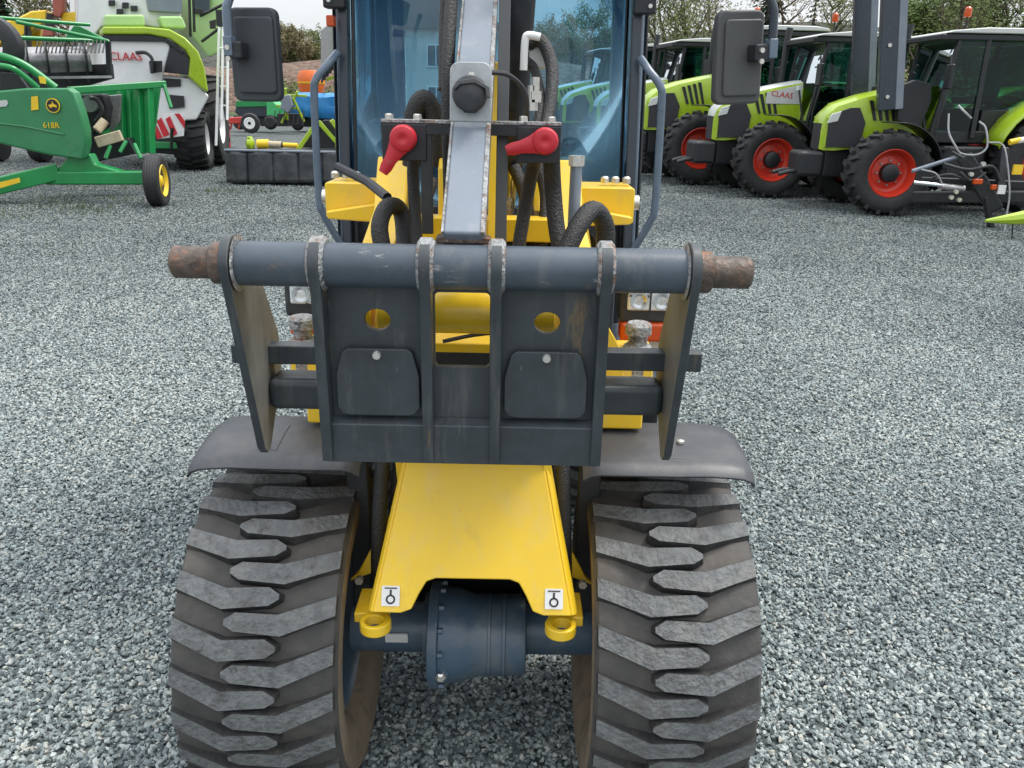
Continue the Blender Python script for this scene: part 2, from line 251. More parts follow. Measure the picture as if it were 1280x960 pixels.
class MB:
    def __init__(s): s.b = bmesh.new()
    def face(s, pts):
        return s.b.faces.new([s.b.verts.new(p) for p in pts])
    def box(s, c, size, rot=None, taper=1.):
        hx, hy, hz = [v / 2 for v in size]; q = rot or Matrix.Identity(3)
        if isinstance(q, (tuple, list)): q = (Matrix.Rotation(q[2], 3, 'Z') @ Matrix.Rotation(q[1], 3, 'Y') @ Matrix.Rotation(q[0], 3, 'X'))
        c = Vector(c); v = []
        for z in (-1, 1):
            k = taper if z > 0 else 1
            for x, y in ((-1, -1), (1, -1), (1, 1), (-1, 1)):
                v.append(s.b.verts.new(c + q @ Vector((x * hx * k, y * hy * k, z * hz))))
        for f in ((3, 2, 1, 0), (4, 5, 6, 7), (0, 1, 5, 4), (1, 2, 6, 5), (2, 3, 7, 6), (3, 0, 4, 7)):
            s.b.faces.new([v[i] for i in f])
        return s
    def bar(s, p0, p1, w, h, up=(0, 0, 1)):
        p0, p1 = Vector(p0), Vector(p1); d_ = p1 - p0; L = d_.length; z = d_.normalized(); u = Vector(up)
        x = u.cross(z)
        if x.length < 1e-4: x = Vector((1, 0, 0)).cross(z)
        x.normalize(); y = z.cross(x)
        return s.box((p0 + p1) / 2, (w, h, L), Matrix((x, y, z)).transposed())
    def tube(s, pts, r, n=10, smooth=0, r1=None, cap=True):
        P = catmull(pts, smooth) if smooth else [Vector(p) for p in pts]
        rings = []; x = None
        for i, p in enumerate(P):
            t = ((P[min(i + 1, len(P) - 1)] - P[max(i - 1, 0)])).normalized()
            if x is None:
                x = t.cross(Vector((0, 0, 1)))
                if x.length < 1e-3: x = t.cross(Vector((0, 1, 0)))
            x = (x - t * x.dot(t)).normalized(); y = t.cross(x)
            rr = r if r1 is None else r + (r1 - r) * i / max(1, len(P) - 1)
            rings.append([s.b.verts.new(p + (x * math.cos(a) + y * math.sin(a)) * rr) for a in (2 * math.pi * k / n for k in range(n))])
        for a, b in zip(rings, rings[1:]):
            for k in range(n): s.b.faces.new((a[k], a[(k + 1) % n], b[(k + 1) % n], b[k]))
        if cap: s.b.faces.new(rings[0][::-1]); s.b.faces.new(rings[-1])
        return s
    def lathe(s, prof, c=(0, 0, 0), axis='X', n=32, close=False, mtx=None, caps=True):
        """prof: (along, radius)"""
        c = Vector(c); rings = []
        for a, r in prof:
            ring = []
            for k in range(n):
                t = 2 * math.pi * k / n; u, v = r * math.cos(t), r * math.sin(t)
                p = Vector((a, u, v)) if axis == 'X' else Vector((u, a, v)) if axis == 'Y' else Vector((u, v, a))
                if mtx: p = mtx @ p
                ring.append(s.b.verts.new(c + p))
            rings.append(ring)
        pr = list(zip(rings, rings[1:])) + ([(rings[-1], rings[0])] if close else [])
        for a, b in pr:
            for k in range(n): s.b.faces.new((a[k], a[(k + 1) % n], b[(k + 1) % n], b[k]))
        if not close and caps:
            if prof[0][1] > 1e-6: s.b.faces.new(rings[0][::-1])
            if prof[-1][1] > 1e-6: s.b.faces.new(rings[-1])
        return s
    def prism(s, poly, f, t0, t1, holes=()):
        """poly of 2-D points; f(u, v, t) -> 3-D"""
        if holes: return s._holed(poly, f, t0, t1, holes)
        a = [s.b.verts.new(f(u, v, t0)) for u, v in poly]; b = [s.b.verts.new(f(u, v, t1)) for u, v in poly]; n = len(poly)
        s.b.faces.new(a[::-1]); s.b.faces.new(b)
        for i in range(n): s.b.faces.new((a[i], a[(i + 1) % n], b[(i + 1) % n], b[i]))
        return s
    def _holed(s, poly, f, t0, t1, holes):
        tmp = bmesh.new(); edges = []
        for lp in [poly] + list(holes):
            vs_ = [tmp.verts.new((u, v, 0)) for u, v in lp]
            edges += [tmp.edges.new((vs_[i], vs_[(i + 1) % len(vs_)])) for i in range(len(vs_))]
        bmesh.ops.triangle_fill(tmp, use_beauty=True, use_dissolve=False, edges=edges)
        tmp.verts.index_update()
        vv = [(v.co.x, v.co.y) for v in tmp.verts]; ff = [[v.index for v in fc.verts] for fc in tmp.faces]
        tmp.free()
        a = [s.b.verts.new(f(u, v, t0)) for u, v in vv]; b = [s.b.verts.new(f(u, v, t1)) for u, v in vv]
        for fc in ff:
            s.b.faces.new([a[i] for i in fc][::-1]); s.b.faces.new([b[i] for i in fc])
        k = 0
        for lp in [poly] + list(holes):
            n = len(lp)
            for i in range(n):
                i0, i1 = k + i, k + (i + 1) % n
                s.b.faces.new((a[i0], a[i1], b[i1], b[i0]))
            k += n
        return s
    def grid(s, rows, thick=None):
        """rows of points -> sheet (thickness along its normals through solidify later)"""
        V = [[s.b.verts.new(p) for p in r] for r in rows]
        for r0, r1 in zip(V, V[1:]):
            for i in range(len(r0) - 1): s.b.faces.new((r0[i], r0[i + 1], r1[i + 1], r1[i]))
        return s
    def sphere(s, c, r, sc=(1, 1, 1), u=12, v=8):
        m = Matrix.Translation(c) @ Matrix.Diagonal((*[r * k for k in sc], 1))
        bmesh.ops.create_uvsphere(s.b, u_segments=u, v_segments=v, radius=1, matrix=m); return s
    def build(s, name, material, parent=None, shift=None, bevel=0., solid=0., angle=38, flat=False, seg=2, loc=None):
        bmesh.ops.recalc_face_normals(s.b, faces=s.b.faces[:])
        if shift is not None:
            sh = Vector(shift)
            for v in s.b.verts: v.co -= sh
        me = bpy.data.meshes.new(name); s.b.to_mesh(me); s.b.free()
        me.materials.append(M[material] if isinstance(material, str) else material)
        if not flat:
            me.shade_smooth(); me.set_sharp_from_angle(angle=R(angle))
        ob = bpy.data.objects.new(name, me); COL.objects.link(ob)
        if parent: ob.parent = parent
        if loc is not None: ob.location = loc
        if solid:
            md = ob.modifiers.new("thickness", 'SOLIDIFY'); md.thickness = solid; md.offset = 0
        if bevel:
            md = ob.modifiers.new("edges", 'BEVEL'); md.width = bevel; md.segments = seg; md.limit_method = 'ANGLE'; md.angle_limit = R(40); md.harden_normals = True
        return ob

def tag(ob, label=None, cat=None, group=None, kind=None):
    if label: ob['label'] = label
    if cat: ob['category'] = cat
    if group: ob['group'] = group
    if kind: ob['kind'] = kind
    return ob
def thing(name, label, cat, loc=(0, 0, 0), rz=0., group=None):
    e = bpy.data.objects.new(name, None); COL.objects.link(e); e.location = loc; e.rotation_euler = (0, 0, rz); e.empty_display_size = .2
    return tag(e, label, cat, group)
def node(name, parent, loc=(0, 0, 0), rot=(0, 0, 0)):
    e = bpy.data.objects.new(name, None); COL.objects.link(e); e.parent = parent; e.location = loc; e.rotation_euler = rot; return e
def copy_tree(ob, parent=None):
    c = ob.copy(); COL.objects.link(c); c.parent = parent
    for ch in list(ob.children): copy_tree(ch, c)
    return c
def text(s, size, name, material, parent, loc, rot, depth=.002, squeeze=1.):
    cu = bpy.data.curves.new(name, 'FONT'); cu.body = s; cu.size = size; cu.extrude = depth; cu.align_x = 'CENTER'; cu.align_y = 'CENTER'; cu.resolution_u = 2
    to = bpy.data.objects.new(name + '_outline', cu)
    me = bpy.data.meshes.new_from_object(to); bpy.data.objects.remove(to); me.name = name; me.materials.append(M[material])
    if squeeze != 1:
        for v in me.vertices: v.co.x *= squeeze
    ob = bpy.data.objects.new(name, me); COL.objects.link(ob); ob.parent = parent; ob.location = loc; ob.rotation_euler = rot
    return ob
def circle(cx, cy, r, n=20, ry=None): return [(cx + r * math.cos(2 * math.pi * k / n), cy + (ry or r) * math.sin(2 * math.pi * k / n)) for k in range(n)]
def rrect(x0, y0, x1, y1, r, n=4):
    out = []
    for cx, cy, a0 in ((x1 - r, y1 - r, 0), (x0 + r, y1 - r, 90), (x0 + r, y0 + r, 180), (x1 - r, y0 + r, 270)):
        for k in range(n + 1):
            a = R(a0 + 90 * k / n); out.append((cx + r * math.cos(a), cy + r * math.sin(a)))
    return out
FX = lambda u, v, t: Vector((t, u, v))      # profile in the Y-Z plane, extruded along X
FY = lambda u, v, t: Vector((u, t, v))      # profile in the X-Z plane, extruded along Y
FZ = lambda u, v, t: Vector((u, v, t))

# ------------------------------------------------------------------ the setting
g = MB(); g.face([(-1500, -300, 0), (1500, -300, 0), (1500, 2500, 0), (-1500, 2500, 0)])
tag(g.build('ground', 'gravel_ground'), kind='structure')
g = MB(); g.face([(-600, 62, .02), (600, 62, .02), (900, 2400, .02), (-900, 2400, .02)])
tag(g.build('grass_field', 'field'), kind='structure')
g = MB(); rows = []
for i in range(0, 61):
    x = -150 + i * 5; h = 4.2 + .5 * math.sin(i * .7) + .3 * math.sin(i * 1.9 + 1)
    rows.append([(x, 70, .0), (x, 73, h * .6), (x, 76, h), (x, 82, h * .9), (x, 88, 0)])
g.grid(rows); tag(g.build('earth_bank', 'earth'), kind='structure')
g = MB(); rows = []
for i in range(0, 81):
    x = -1200 + i * 30; h = 30 + 7 * math.sin(i * .31) + 4 * math.sin(i * .83 + 2)
    rows.append([(x, 420, -1), (x, 440, h * .7), (x, 470, h), (x, 560, -1)])
g.grid(rows); tag(g.build('hill', 'hill'), kind='structure')

# ------------------------------------------------------------------ the yellow wheel loader
X0 = -.085; SH = (0, 1.81, 0)
LO = thing('wheel_loader', 'yellow compact wheel loader with dark quick hitch, wide tyres and blue glazed cab', 'wheel loader', (X0, 1.81, 0))

# --- wheels
def lug_mesh(side):
    """one tread bar: runs from the shoulder past the middle of the tread and ends in a blunt arrow"""
    b = bmesh.new(); s = side
    base = [(-.172, -.029), (-.056, .013), (.034, .010), (.060, .026), (.060, .040), (.036, .056), (-.064, .065), (-.172, .024)]
    top = [(-.170, -.025), (-.056, .017), (.032, .014), (.055, .028), (.055, .038), (.034, .051), (-.063, .059), (-.170, .017)]
    def P(u, v, h):
        a = v / .39; rr = .377 + h * (1 - .55 * max(0, abs(u) - .125) / .045) - .008 * (abs(u) / .165) ** 6
        return Vector((s * u, -rr * math.cos(a), -rr * math.sin(a)))
    B = [b.verts.new(P(u, v, -.006)) for u, v in base]; T = [b.verts.new(P(u, v, .024)) for u, v in top]; n = len(B)
    for i in range(n): b.faces.new((B[i], B[(i + 1) % n], T[(i + 1) % n], T[i]))
    for q in ((0, 1, 6, 7), (1, 2, 5, 6), (2, 3, 4, 5)): b.faces.new([T[i] for i in q])
    bmesh.ops.recalc_face_normals(b, faces=b.faces[:])
    me = bpy.data.meshes.new('tread_lug'); b.to_mesh(me); b.free(); me.materials.append(M['lug']); me.materials.append(M['lug_flank'])
    for p in me.polygons:
        if len(set(p.vertices)) and max(p.vertices) >= n and min(p.vertices) < n: p.material_index = 1     # unworn flanks in darker rubber, their shade deepened by the colour
    return me
LUGS = {s: lug_mesh(s) for s in (1, -1)}

def loader_wheel(x, y, singles):
    sgn = 1 if x > 0 else -1
    w = node('wheel', LO, (x, y - 1.81, .4))
    prof = [(-.115, .215), (-.150, .235), (-.172, .285), (-.178, .325), (-.176, .352), (-.167, .367), (-.13, .373), (0, .374), (.13, .373), (.167, .367), (.176, .352), (.178, .325), (.172, .285), (.150, .235), (.115, .215)]
    MB().lathe(prof[4:11], n=72, caps=False).build('tread_base', 'rubber', w)
    for pf in (prof[:5], prof[10:]):
        MB().lathe([(a * 1.0, r) for a, r in pf] + [], n=56, caps=False).build('sidewall', 'sidewall', w)
    m = MB(); o = sgn
    m.lathe([(-.13, .222), (-.12, .232), (-.105, .215), (-.06, .19), (.06, .19), (.105, .215), (.12, .232), (.13, .222), (.115, .20), (.05, .178), (-.05, .178), (-.115, .20)], n=40, close=True)
    m.build('rim', 'axle', w)
    MB().lathe([(o * .03, .185), (o * .045, .12), (o * .07, .09), (o * .10, .085), (o * .10, .0)], n=28, caps=False).build('hub', 'axle', w)
    N = 24
    if singles:
        for k in range(N):
            for s in (1, -1):
                # drop those nobody can see underneath and behind
                t = bpy.data.objects.new('tread_lug', LUGS[s]); COL.objects.link(t); t.parent = w
                t.rotation_euler = (2 * math.pi * (k + (0 if s > 0 else .5)) / N, 0, 0)
    else:
        b = bmesh.new()
        for k in range(N):
            for s in (1, -1):
                n0 = len(b.verts); b.from_mesh(LUGS[s]); b.verts.ensure_lookup_table()
                bmesh.ops.rotate(b, verts=b.verts[n0:], matrix=Matrix.Rotation(2 * math.pi * (k + (0 if s > 0 else .5)) / N, 3, 'X'))
        me = bpy.data.meshes.new('tread'); b.to_mesh(me); b.free(); me.materials.append(M['lug']); me.materials.append(M['lug_flank'])
        tag(bpy.data.objects.new('tread', me), kind='stuff'); t = bpy.data.objects['tread'] if 'tread' in bpy.data.objects else None
        ob = bpy.data.objects.get('tread') or t; ob.name = 'rear_tread'; COL.objects.link(ob); ob.parent = w
    return w
for s in (-1, 1):
    loader_wheel(s * .445, 1.81, True)
    loader_wheel(s * .449, 3.30, False)

# --- front axle and differential
MB().lathe([(-.30, .062), (-.12, .062), (-.12, .085), (-.115, .085), (.12, .085), (.12, .062), (.30, .062)], (0, 1.80, .385), n=28).build('axle_tube', 'axle', LO, SH)
df = MB().lathe([(-.118, .06), (-.116, .128), (-.092, .130), (-.090, .120), (-.075, .116), (-.040, .113), (-.020, .104), (.0, .099), (.105, .094), (.118, .090), (.120, .06)], (.012, 1.77, .385), n=48)
df = df.build('differential_housing', 'axle', LO, SH, bevel=.003)
m = MB()
for k in range(12):
    a = 2 * math.pi * k / 12; m.lathe([(0, .007), (.010, .007), (.010, 0)], (.119, 1.77 + .08 * math.cos(a), .385 + .08 * math.sin(a)), n=6)
tag(m.build('housing_bolt', 'axle', df), kind='stuff'); df.children[0].location = (0, -1.81, 0)
for k in range(14):
    a = 2 * math.pi * (k + .5) / 14
    MB().lathe([(-.006, .008), (.0, .008), (.0, 0)] if False else [(-.012, .0075), (.0, .0075), (.0, 0)], (-.066, 1.77 + .124 * math.cos(a), .385 + .124 * math.sin(a)), n=6).build('flange_bolt', 'axle', LO, SH)
for x in (.03, .065): MB().lathe([(x - .004, .098), (x - .003, .1015), (x + .003, .1015), (x + .004, .098)], (.012, 1.77, .385), n=40).build('casting_rib', 'axle', LO, SH)
MB().lathe([(0, .013), (-.012, .013), (-.016, .008), (-.016, 0)], (-.070, 1.656, .352), 'Y', n=6).build('drain_plug', 'zinc', LO, SH)
MB().lathe([(0, .018), (-.006, .018), (-.006, .0)], (-.070, 1.662, .352), 'Y', n=16).build('plug_washer', 'axle', LO, SH)
MB().box((-.185, 1.738, .394), (.055, .004, .026), rot=(.15, 0, 0)).build('axle_label', 'sticker', LO, SH)

# --- yellow nose of the front frame
def FN(u, w, t): return Vector((u + .010, 1.520 + .423 * w - .906 * t, .615 + .906 * w + .423 * t))
sl_ = lambda w: .209 - .195 * w
nose = [(-sl_(0), 0), (-.150, 0), (-.128, .008), (-.113, .040), (-.098, .066), (-.078, .073), (.078, .073), (.098, .066), (.113, .040), (.128, .008), (.150, 0), (sl_(0), 0), (sl_(.48), .48), (-sl_(.48), .48)]
fr = node('front_frame', LO)
MB().prism(nose, FN, -.006, .006).build('nose_plate', 'yellow', fr, SH, bevel=.003)
for s in (-1, 1):
    m = MB(); rows = []
    for w in (0, .12, .24, .36, .48):
        x = s * sl_(w); rows.append([FN(x - s * .001, w, .002), FN(x + s * .006, w, -.010), FN(x + s * .012, w, -.05), FN(x + s * .015, w, -.30)])
    m.grid(rows).build('side_flange', 'yellow', fr, SH, solid=.012, bevel=.002)
    # tie-down eye
    m = MB(); m.prism([(p[0] + s * .200, p[1] + 1.548) for p in circle(0, 0, .034, 24)], FZ, .552, .578, holes=[[(p[0] + s * .202, p[1] + 1.545) for p in circle(0, 0, .019, 18)]])
    m.build('tie_down_eye', 'yellow', fr, SH, bevel=.004)
    MB().box((s * .213, 1.62, .565), (.075, .10, .024)).build('eye_bracket', 'yellow', fr, SH, bevel=.003)
    MB().prism([(s * .225, .60), (s * .285, .575), (s * .262, .60), (s * .17, .78), (s * .165, .72)], FY, 1.70, 1.715).build('gusset', 'yellow', fr, SH, bevel=.002)
    st = MB(); st.prism(rrect(s * .172 - .019, .014, s * .172 + .019, .056, .002), FN, .0066, .0082).build('warning_sticker', 'sticker', fr, SH)
    st = MB(); st.prism(circle(s * .172, .028, .010, 16), FN, .0084, .0092, holes=[circle(s * .172, .028, .0065, 12)])
    st.prism([(s * .172 - .002, .037), (s * .172 + .002, .037), (s * .172 + .002, .048), (s * .172 - .002, .048)], FN, .0084, .0092)
    st.prism([(s * .172 - .013, .050), (s * .172 + .013, .050), (s * .172 + .013, .0525), (s * .172 - .013, .0525)], FN, .0084, .0092)
    st.build('hook_symbol', 'ink', fr, SH)
    MB().lathe([(0, .010), (.012, .010), (.012, 0)], (s * .255, 1.66, .60), 'Y', n=6).build('bolt', 'zinc', fr, SH)
MB().bar((.158, 1.655, .93), (.168, 1.66, .76), .022, .02).build('edge_strip', 'yellow', fr, SH, bevel=.002)
MB().box((0, 2.05, .86), (.30, .60, .55)).build('frame_box', 'black', fr, SH, bevel=.01)
MB().prism([(1.62, 1.00), (1.76, 1.095), (2.25, 1.11), (2.25, .80), (1.70, .80)], FX, -.165, .165).build('frame_top', 'yellow', fr, SH, bevel=.006)
MB().box((0, 2.35, .62), (.34, .9, .5)).build('centre_housing', 'black', fr, SH, bevel=.02)
for s in (-1, 1):
    # dark mudguard stays and brake hoses between nose and tyre
    MB().tube([(s * .225, 1.80, .42), (s * .215, 1.69, .60), (s * .205, 1.70, .80), (s * .20, 1.80, .98)], .017, 12, 5).build('axle_hose', 'hose', LO, SH)
    MB().tube([(s * .175, 1.86, .45), (s * .185, 1.74, .62), (s * .175, 1.74, .84), (s * .15, 1.9, 1.0)], .011, 8, 5).build('axle_hose', 'hose', LO, SH)

# --- mudguards
for s in (-1, 1):
    rows = []
    for k in range(15):
        a = R(17.5 - 29 * k / 14)
        row = []
        for u, dr in ((.245, .016), (.262, .004), (.282, 0), (.36, 0), (.45, 0), (.52, -.002), (.565, .001), (.592, .005), (.611, .013), (.618, .024)):
            rr = .513 - dr - (.010 if k == 0 else 0)
            row.append(Vector((s * u, 1.81 - rr * math.sin(a), .395 + rr * math.cos(a))))
        rows.append(row)
    fd = MB().grid(rows).build('mudguard', 'fender', LO, SH, solid=.008, bevel=.002)
    rows = []
    for k in range(5):
        a = R(12 - 14 * k / 4); rows.append([Vector((s * u, 1.81 - .5155 * math.sin(a), .395 + .5155 * math.cos(a))) for u in (.43, .48, .53)])
    MB().grid(rows).build('raised_pad', 'fender', fd, SH, solid=.006, bevel=.003)
    a = R(5); MB().lathe([(0, .009), (.006, .009), (.008, .004), (.008, 0)], (s * .47, 1.81 - .519 * math.sin(a), .395 + .519 * math.cos(a)), 'Z', n=14).build('mudguard_bolt', 'zinc', fd, SH)
    MB().bar((s * .27, 1.80, .45), (s * .27, 1.78, .88), .05, .03).build('mudguard_stay', 'plastic', LO, SH, bevel=.004)

# --- quick hitch
def brighten_inner_faces(ob, s):
    # inner faces painted brighter: dust, plus side light and yellow bounce in the colour
    ob.data.materials.append(M['dusty_lit_plate'])
    for p in ob.data.polygons:
        if p.normal.x * s < -.9: p.material_index = 1
QH = node('quick_hitch', LO, (0, -.46, 1.386)); QS = (0, 1.35, 1.386)
TY, TZ = 1.35, 1.386
MB().lathe([(-.372, .036), (.372, .036)], (0, TY, TZ), n=48).build('cross_tube', 'steel_blue', QH, QS, bevel=.002)
for s in (-1, 1):
    MB().lathe([(s * .36, .026), (s * .464, .026), (s * .468, .022), (s * .468, 0)], (0, TY, TZ), n=32).build('pin', 'rust', QH, QS)
    MB().lathe([(s * .380, .030), (s * .381, .034), (s * .402, .034), (s * .404, .030)], (0, TY, TZ), n=32).build('collar', 'rust', QH, QS, bevel=.002)
    # outer side plate
    arc = [(TY + .047 * math.cos(a), TZ + .047 * math.sin(a)) for a in (R(-15 + 200 * k / 12) for k in range(13))]
    prof = arc + [(1.318, 1.345), (1.355, 1.23), (1.420, 1.030), (1.436, 1.014), (1.452, 1.014), (1.545, 1.115), (1.572, 1.165), (1.556, 1.215), (1.470, 1.345)]
    brighten_inner_faces(MB().prism(prof, FX, s * .366, s * .381).build('side_plate', 'hitch_plate', QH, QS, bevel=.0015), s)
    MB().lathe([(s * .362, .046), (s * .360, .041)], (0, TY, TZ), n=32).build('weld_ring', 'bare', QH, QS)
    # main ribs
    for x in (.057, .232):
        arc = [(TY + .046 * math.cos(a), TZ + .046 * math.sin(a)) for a in (R(-10 + 200 * k / 12) for k in range(13))]
        prof = arc + [(1.318, 1.34), (1.330, 1.10), (1.334, 1.045), (1.372, 1.045), (1.385, 1.34)]
        MB().prism(prof, FX, s * x - .009, s * x + .009).build('rib', 'hitch_plate', QH, QS, bevel=.0015)
        MB().lathe([(s * x - .014, .039), (s * x - .009, .045), (s * x + .009, .045), (s * x + .014, .039)], (0, TY + .002, TZ + .002), n=36).build('weld_ring', 'bare', QH, QS)
    # cover plate with its bolt
    c = s * .142
    MB().prism([(c - .050, 1.247), (c + .050, 1.247), (c + .060, 1.240), (c + .0705, 1.200), (c + .0705, 1.142), (c + .062, 1.131), (c + .05, 1.128), (c - .05, 1.128), (c - .062, 1.131), (c - .0705, 1.142), (c - .0705, 1.200), (c - .060, 1.240)], FY, 1.344, 1.356).build('cover_plate', 'hitch_plate', QH, QS, bevel=.0025)
    MB().lathe([(0, .008), (-.002, .008), (-.006, .0065), (-.006, 0)], (c, 1.344, 1.2365), 'Y', n=12).build('bolt', 'zinc', QH, QS)
plate = rrect(-.228, 1.046, .228, 1.365, .004, 2)
MB().prism(plate, FY, 1.360, 1.374, holes=[rrect(-.046, 1.213, .046, 1.342, .008), circle(-.142, 1.293, .022, 20, .0185), circle(.142, 1.293, .022, 20, .0185)]).build('back_plate', 'hitch_plate', QH, QS, bevel=.0015)
MB().prism([(1.359, 1.122), (1.341, 1.112), (1.339, 1.042), (1.371, 1.040)], FX, -.236, .236).build('lower_band', 'hitch_plate', QH, QS, bevel=.002)
for s in (-1, 1):
    MB().box((s * .3375, 1.500, 1.190), (.195, .036, .036)).build('square_bar', 'hitch_plate', QH, QS, bevel=.003)
    MB().box((s * .303, 1.50, 1.118), (.128, .075, .060)).build('lower_tube', 'hitch_plate', QH, QS, bevel=.014, seg=3)
    MB().lathe([(s * .384, .030), (s * .394, .030)], (0, 1.535, 1.10), n=20).build('pin_cap', 'black', QH, QS)
MB().box((0, 1.42, 1.386), (.112, .09, .05)).build('lever_seat', 'rust', QH, QS, bevel=.006)
MB().box((0, 1.398, 1.424), (.090, .03, .012)).build('lever_foot', 'rust', QH, QS, bevel=.003)

# --- tilt lever (grey bar) with the trailer socket on it
A = Vector((.000, 1.40, 1.405)); B = Vector((.008, 2.30, 2.13)); ax = (B - A).normalized()
lv = MB().bar(A, B, .068, .085, up=(0, .63, -.78)).build('tilt_lever', 'lever', LO, SH, bevel=.006)
nrm = Vector((1, 0, 0)).cross(ax).normalized()
if nrm.y > 0: nrm = -nrm
E1 = MB()
for sx, sw_ in (((-.0335), .004), (.0325, .008)): E1.bar(A + Vector((sx, 0, 0)) + nrm * .040, B + Vector((sx, 0, 0)) + nrm * .040, sw_, .010, up=(0, .63, -.78))
E1.build('lever_edge', 'bare', lv, SH, bevel=.001)
PC = A + ax * .255 + nrm * .048                                  # socket plate on the lever face
FL = lambda u, v, t: PC + Vector((1, 0, 0)) * u + ax * v + nrm * t
fb = Vector((0, -1, .12)).normalized(); upv = Vector((0, .12, 1)).normalized()
SK = Vector((.002, 1.575, 1.660))
FS = lambda u, v, t: SK + Vector((1, 0, 0)) * u + upv * v + fb * t
br = node('socket_bracket', LO)
MB().prism(rrect(-.037, -.075, .037, .046, .017, 5)[:12] + [(-.037, -.055), (.037, -.055)], FS, -.004, .004).build('bracket_plate', 'zincplate', br, SH, bevel=.002)
MB().prism([(-.016, .005), (.016, .005), (.030, -.004), (.026, -.022), (.010, -.040), (-.010, -.040), (-.026, -.022), (-.030, -.004)], FS, .004, .010).build('socket_base', 'black', br, SH, bevel=.002)
MB().prism([(-.013, 0), (0, .030), (.016, .004)], FS, .0105, .015).build('hinge_tab', 'black', br, SH, bevel=.002)
mt = Matrix((Vector((1, 0, 0)), upv, fb)).transposed()
MB().lathe([(.004, .029), (.028, .031), (.034, .028), (.038, .019), (.039, 0)], SK + upv * -.010, 'Z', n=28, mtx=mt).build('socket_lid', 'plastic', br, SH)
MB().prism([(-.030, -.003), (-.020, .010), (.010, .014), (.034, .000), (.036, -.018), (.030, -.018), (.027, -.003), (.008, .006), (-.016, .003), (-.026, -.006)], FS, .034, .042).build('lid_rim', 'mirror_back', br, SH, bevel=.0015)
for u, v in ((.002, .022), (.004, -.034)):
    MB().lathe([(.010, .006), (.018, .006), (.018, 0)], SK + Vector((u, 0, 0)) + upv * v, 'Z', n=6, mtx=mt).build('bolt', 'zinc', br, SH)
MB().tube([(.032, 1.58, 1.69), (.07, 1.60, 1.685), (.10, 1.64, 1.655), (.105, 1.70, 1.60)], .0045, 8, 5).build('socket_cable', 'plastic', LO, SH)

# --- coupler carrier: cross bar, two uprights, coupler plates with red caps
cc = node('coupler_carrier', LO)
MB().box((.0, 1.645, 1.603), (.335, .040, .006)).build('top_flange', 'bare', cc, SH, bevel=.001)
MB().box((.0, 1.63, 1.590), (.335, .008, .020)).build('cross_bar', 'black', cc, SH, bevel=.001)
for x0, x1 in ((-.166, -.083), (.085, .167)):
    MB().box(((x0 + x1) / 2, 1.628, 1.565), (x1 - x0, .008, .066)).build('coupler_plate', 'black', cc, SH, bevel=.002)
    for x in (x0 + .012, x1 - .018):
        MB().lathe([(0, .008), (.008, .008), (.010, .005), (.010, 0)], (x, 1.645, 1.606), 'Z', n=6).build('bolt', 'zinc', cc, SH)
MB().box((-.084, 1.635, 1.495), (.022, .012, .20)).build('upright', 'plastic', cc, SH, bevel=.002)
MB().box((.058, 1.66, 1.60), (.022, .012, .62), rot=(-.22, 0, 0)).build('upright', 'mirror_back', cc, SH, bevel=.002)
for cx, ang in ((-.124, -122), (.137, 194)):
    cz = 1.573
    cp = node('red_cap', LO, (cx, 1.622 - 1.81, cz))
    m = MB().lathe([(0, .020), (-.005, .0245), (-.017, .025), (-.024, .022), (-.027, .014), (-.0265, .007), (-.025, .005), (-.025, 0)], axis='Y', n=28)
    m.build('cap_body', 'redcap', cp, bevel=.001)
    a = R(ang); dx, dz = math.cos(a), math.sin(a); m = MB()
    rows = []
    for t, w in ((.012, .019), (.027, .0135), (.045, .009), (.060, .0085), (.073, .005)):
        rows.append([Vector((dx * t + dz * k * w, -.012 - .004 * math.cos(k * 1.5), dz * t - dx * k * w)) for k in (-1, -.5, 0, .5, 1)])
    m.grid(rows).build('pull_tab', 'redcap', cp, solid=.012, bevel=.003)
    MB().lathe([(0, .018), (.05, .018), (.055, .012), (.10, .012)], axis='Y', n=16).build('coupler_body', 'zinc', cp)

# --- lift arms and pivot towers
for s in (-1, 1):
    arm = [(1.47, 1.235), (1.50, 1.215), (1.62, 1.19), (2.10, 1.22), (2.16, 1.30), (2.15, 1.50), (2.02, 1.512), (1.94, 1.40), (1.84, 1.325), (1.62, 1.315), (1.50, 1.315), (1.46, 1.285)]
    rows = MB(); rows.prism(arm, lambda u, v, t: Vector((s * (t + .04 * min(1, max(0, (1.95 - u)) / .25) * (1 if u > 1.7 else .2)), u, v)), .164, .238)
    rows.build('lift_arm', 'yellow', LO, SH, bevel=.005)
    pv = MB().prism(rrect(s * .238 if s > 0 else s * .368, 1.365, s * .368 if s > 0 else s * .238, 1.450, .008), FY, 2.03, 2.17)
    pv.build('pivot_block', 'yellow', LO, SH, bevel=.004)
    MB().prism([(s * .245, 1.405), (s * .362, 1.385), (s * .358, 1.368), (s * .245, 1.362)], FY, 2.00, 2.028).build('pivot_lug', 'yellow', LO, SH, bevel=.004)
    for x in (.30, .325, .352):
        MB().lathe([(0, .010), (.012, .010), (.016, .006), (.016, 0)], (s * x, 2.08, 1.456), 'Z', n=8).build('grease_fitting', 'zinc', LO, SH)
    MB().lathe([(s * .372, .018), (s * .386, .018), (s * .388, .010), (s * .388, 0)], (0, 2.09, 1.41), n=10).build('pivot_bolt', 'zinc', LO, SH)
MB().lathe([(-.16, .043), (.16, .043)], (0, 1.50, 1.278), n=40).build('boom_tube', 'yellow', LO, SH, bevel=.003)
MB().box((.005, 1.86, 1.375), (.36, .06, .050)).build('cross_member', 'yellow', LO, SH, bevel=.004)
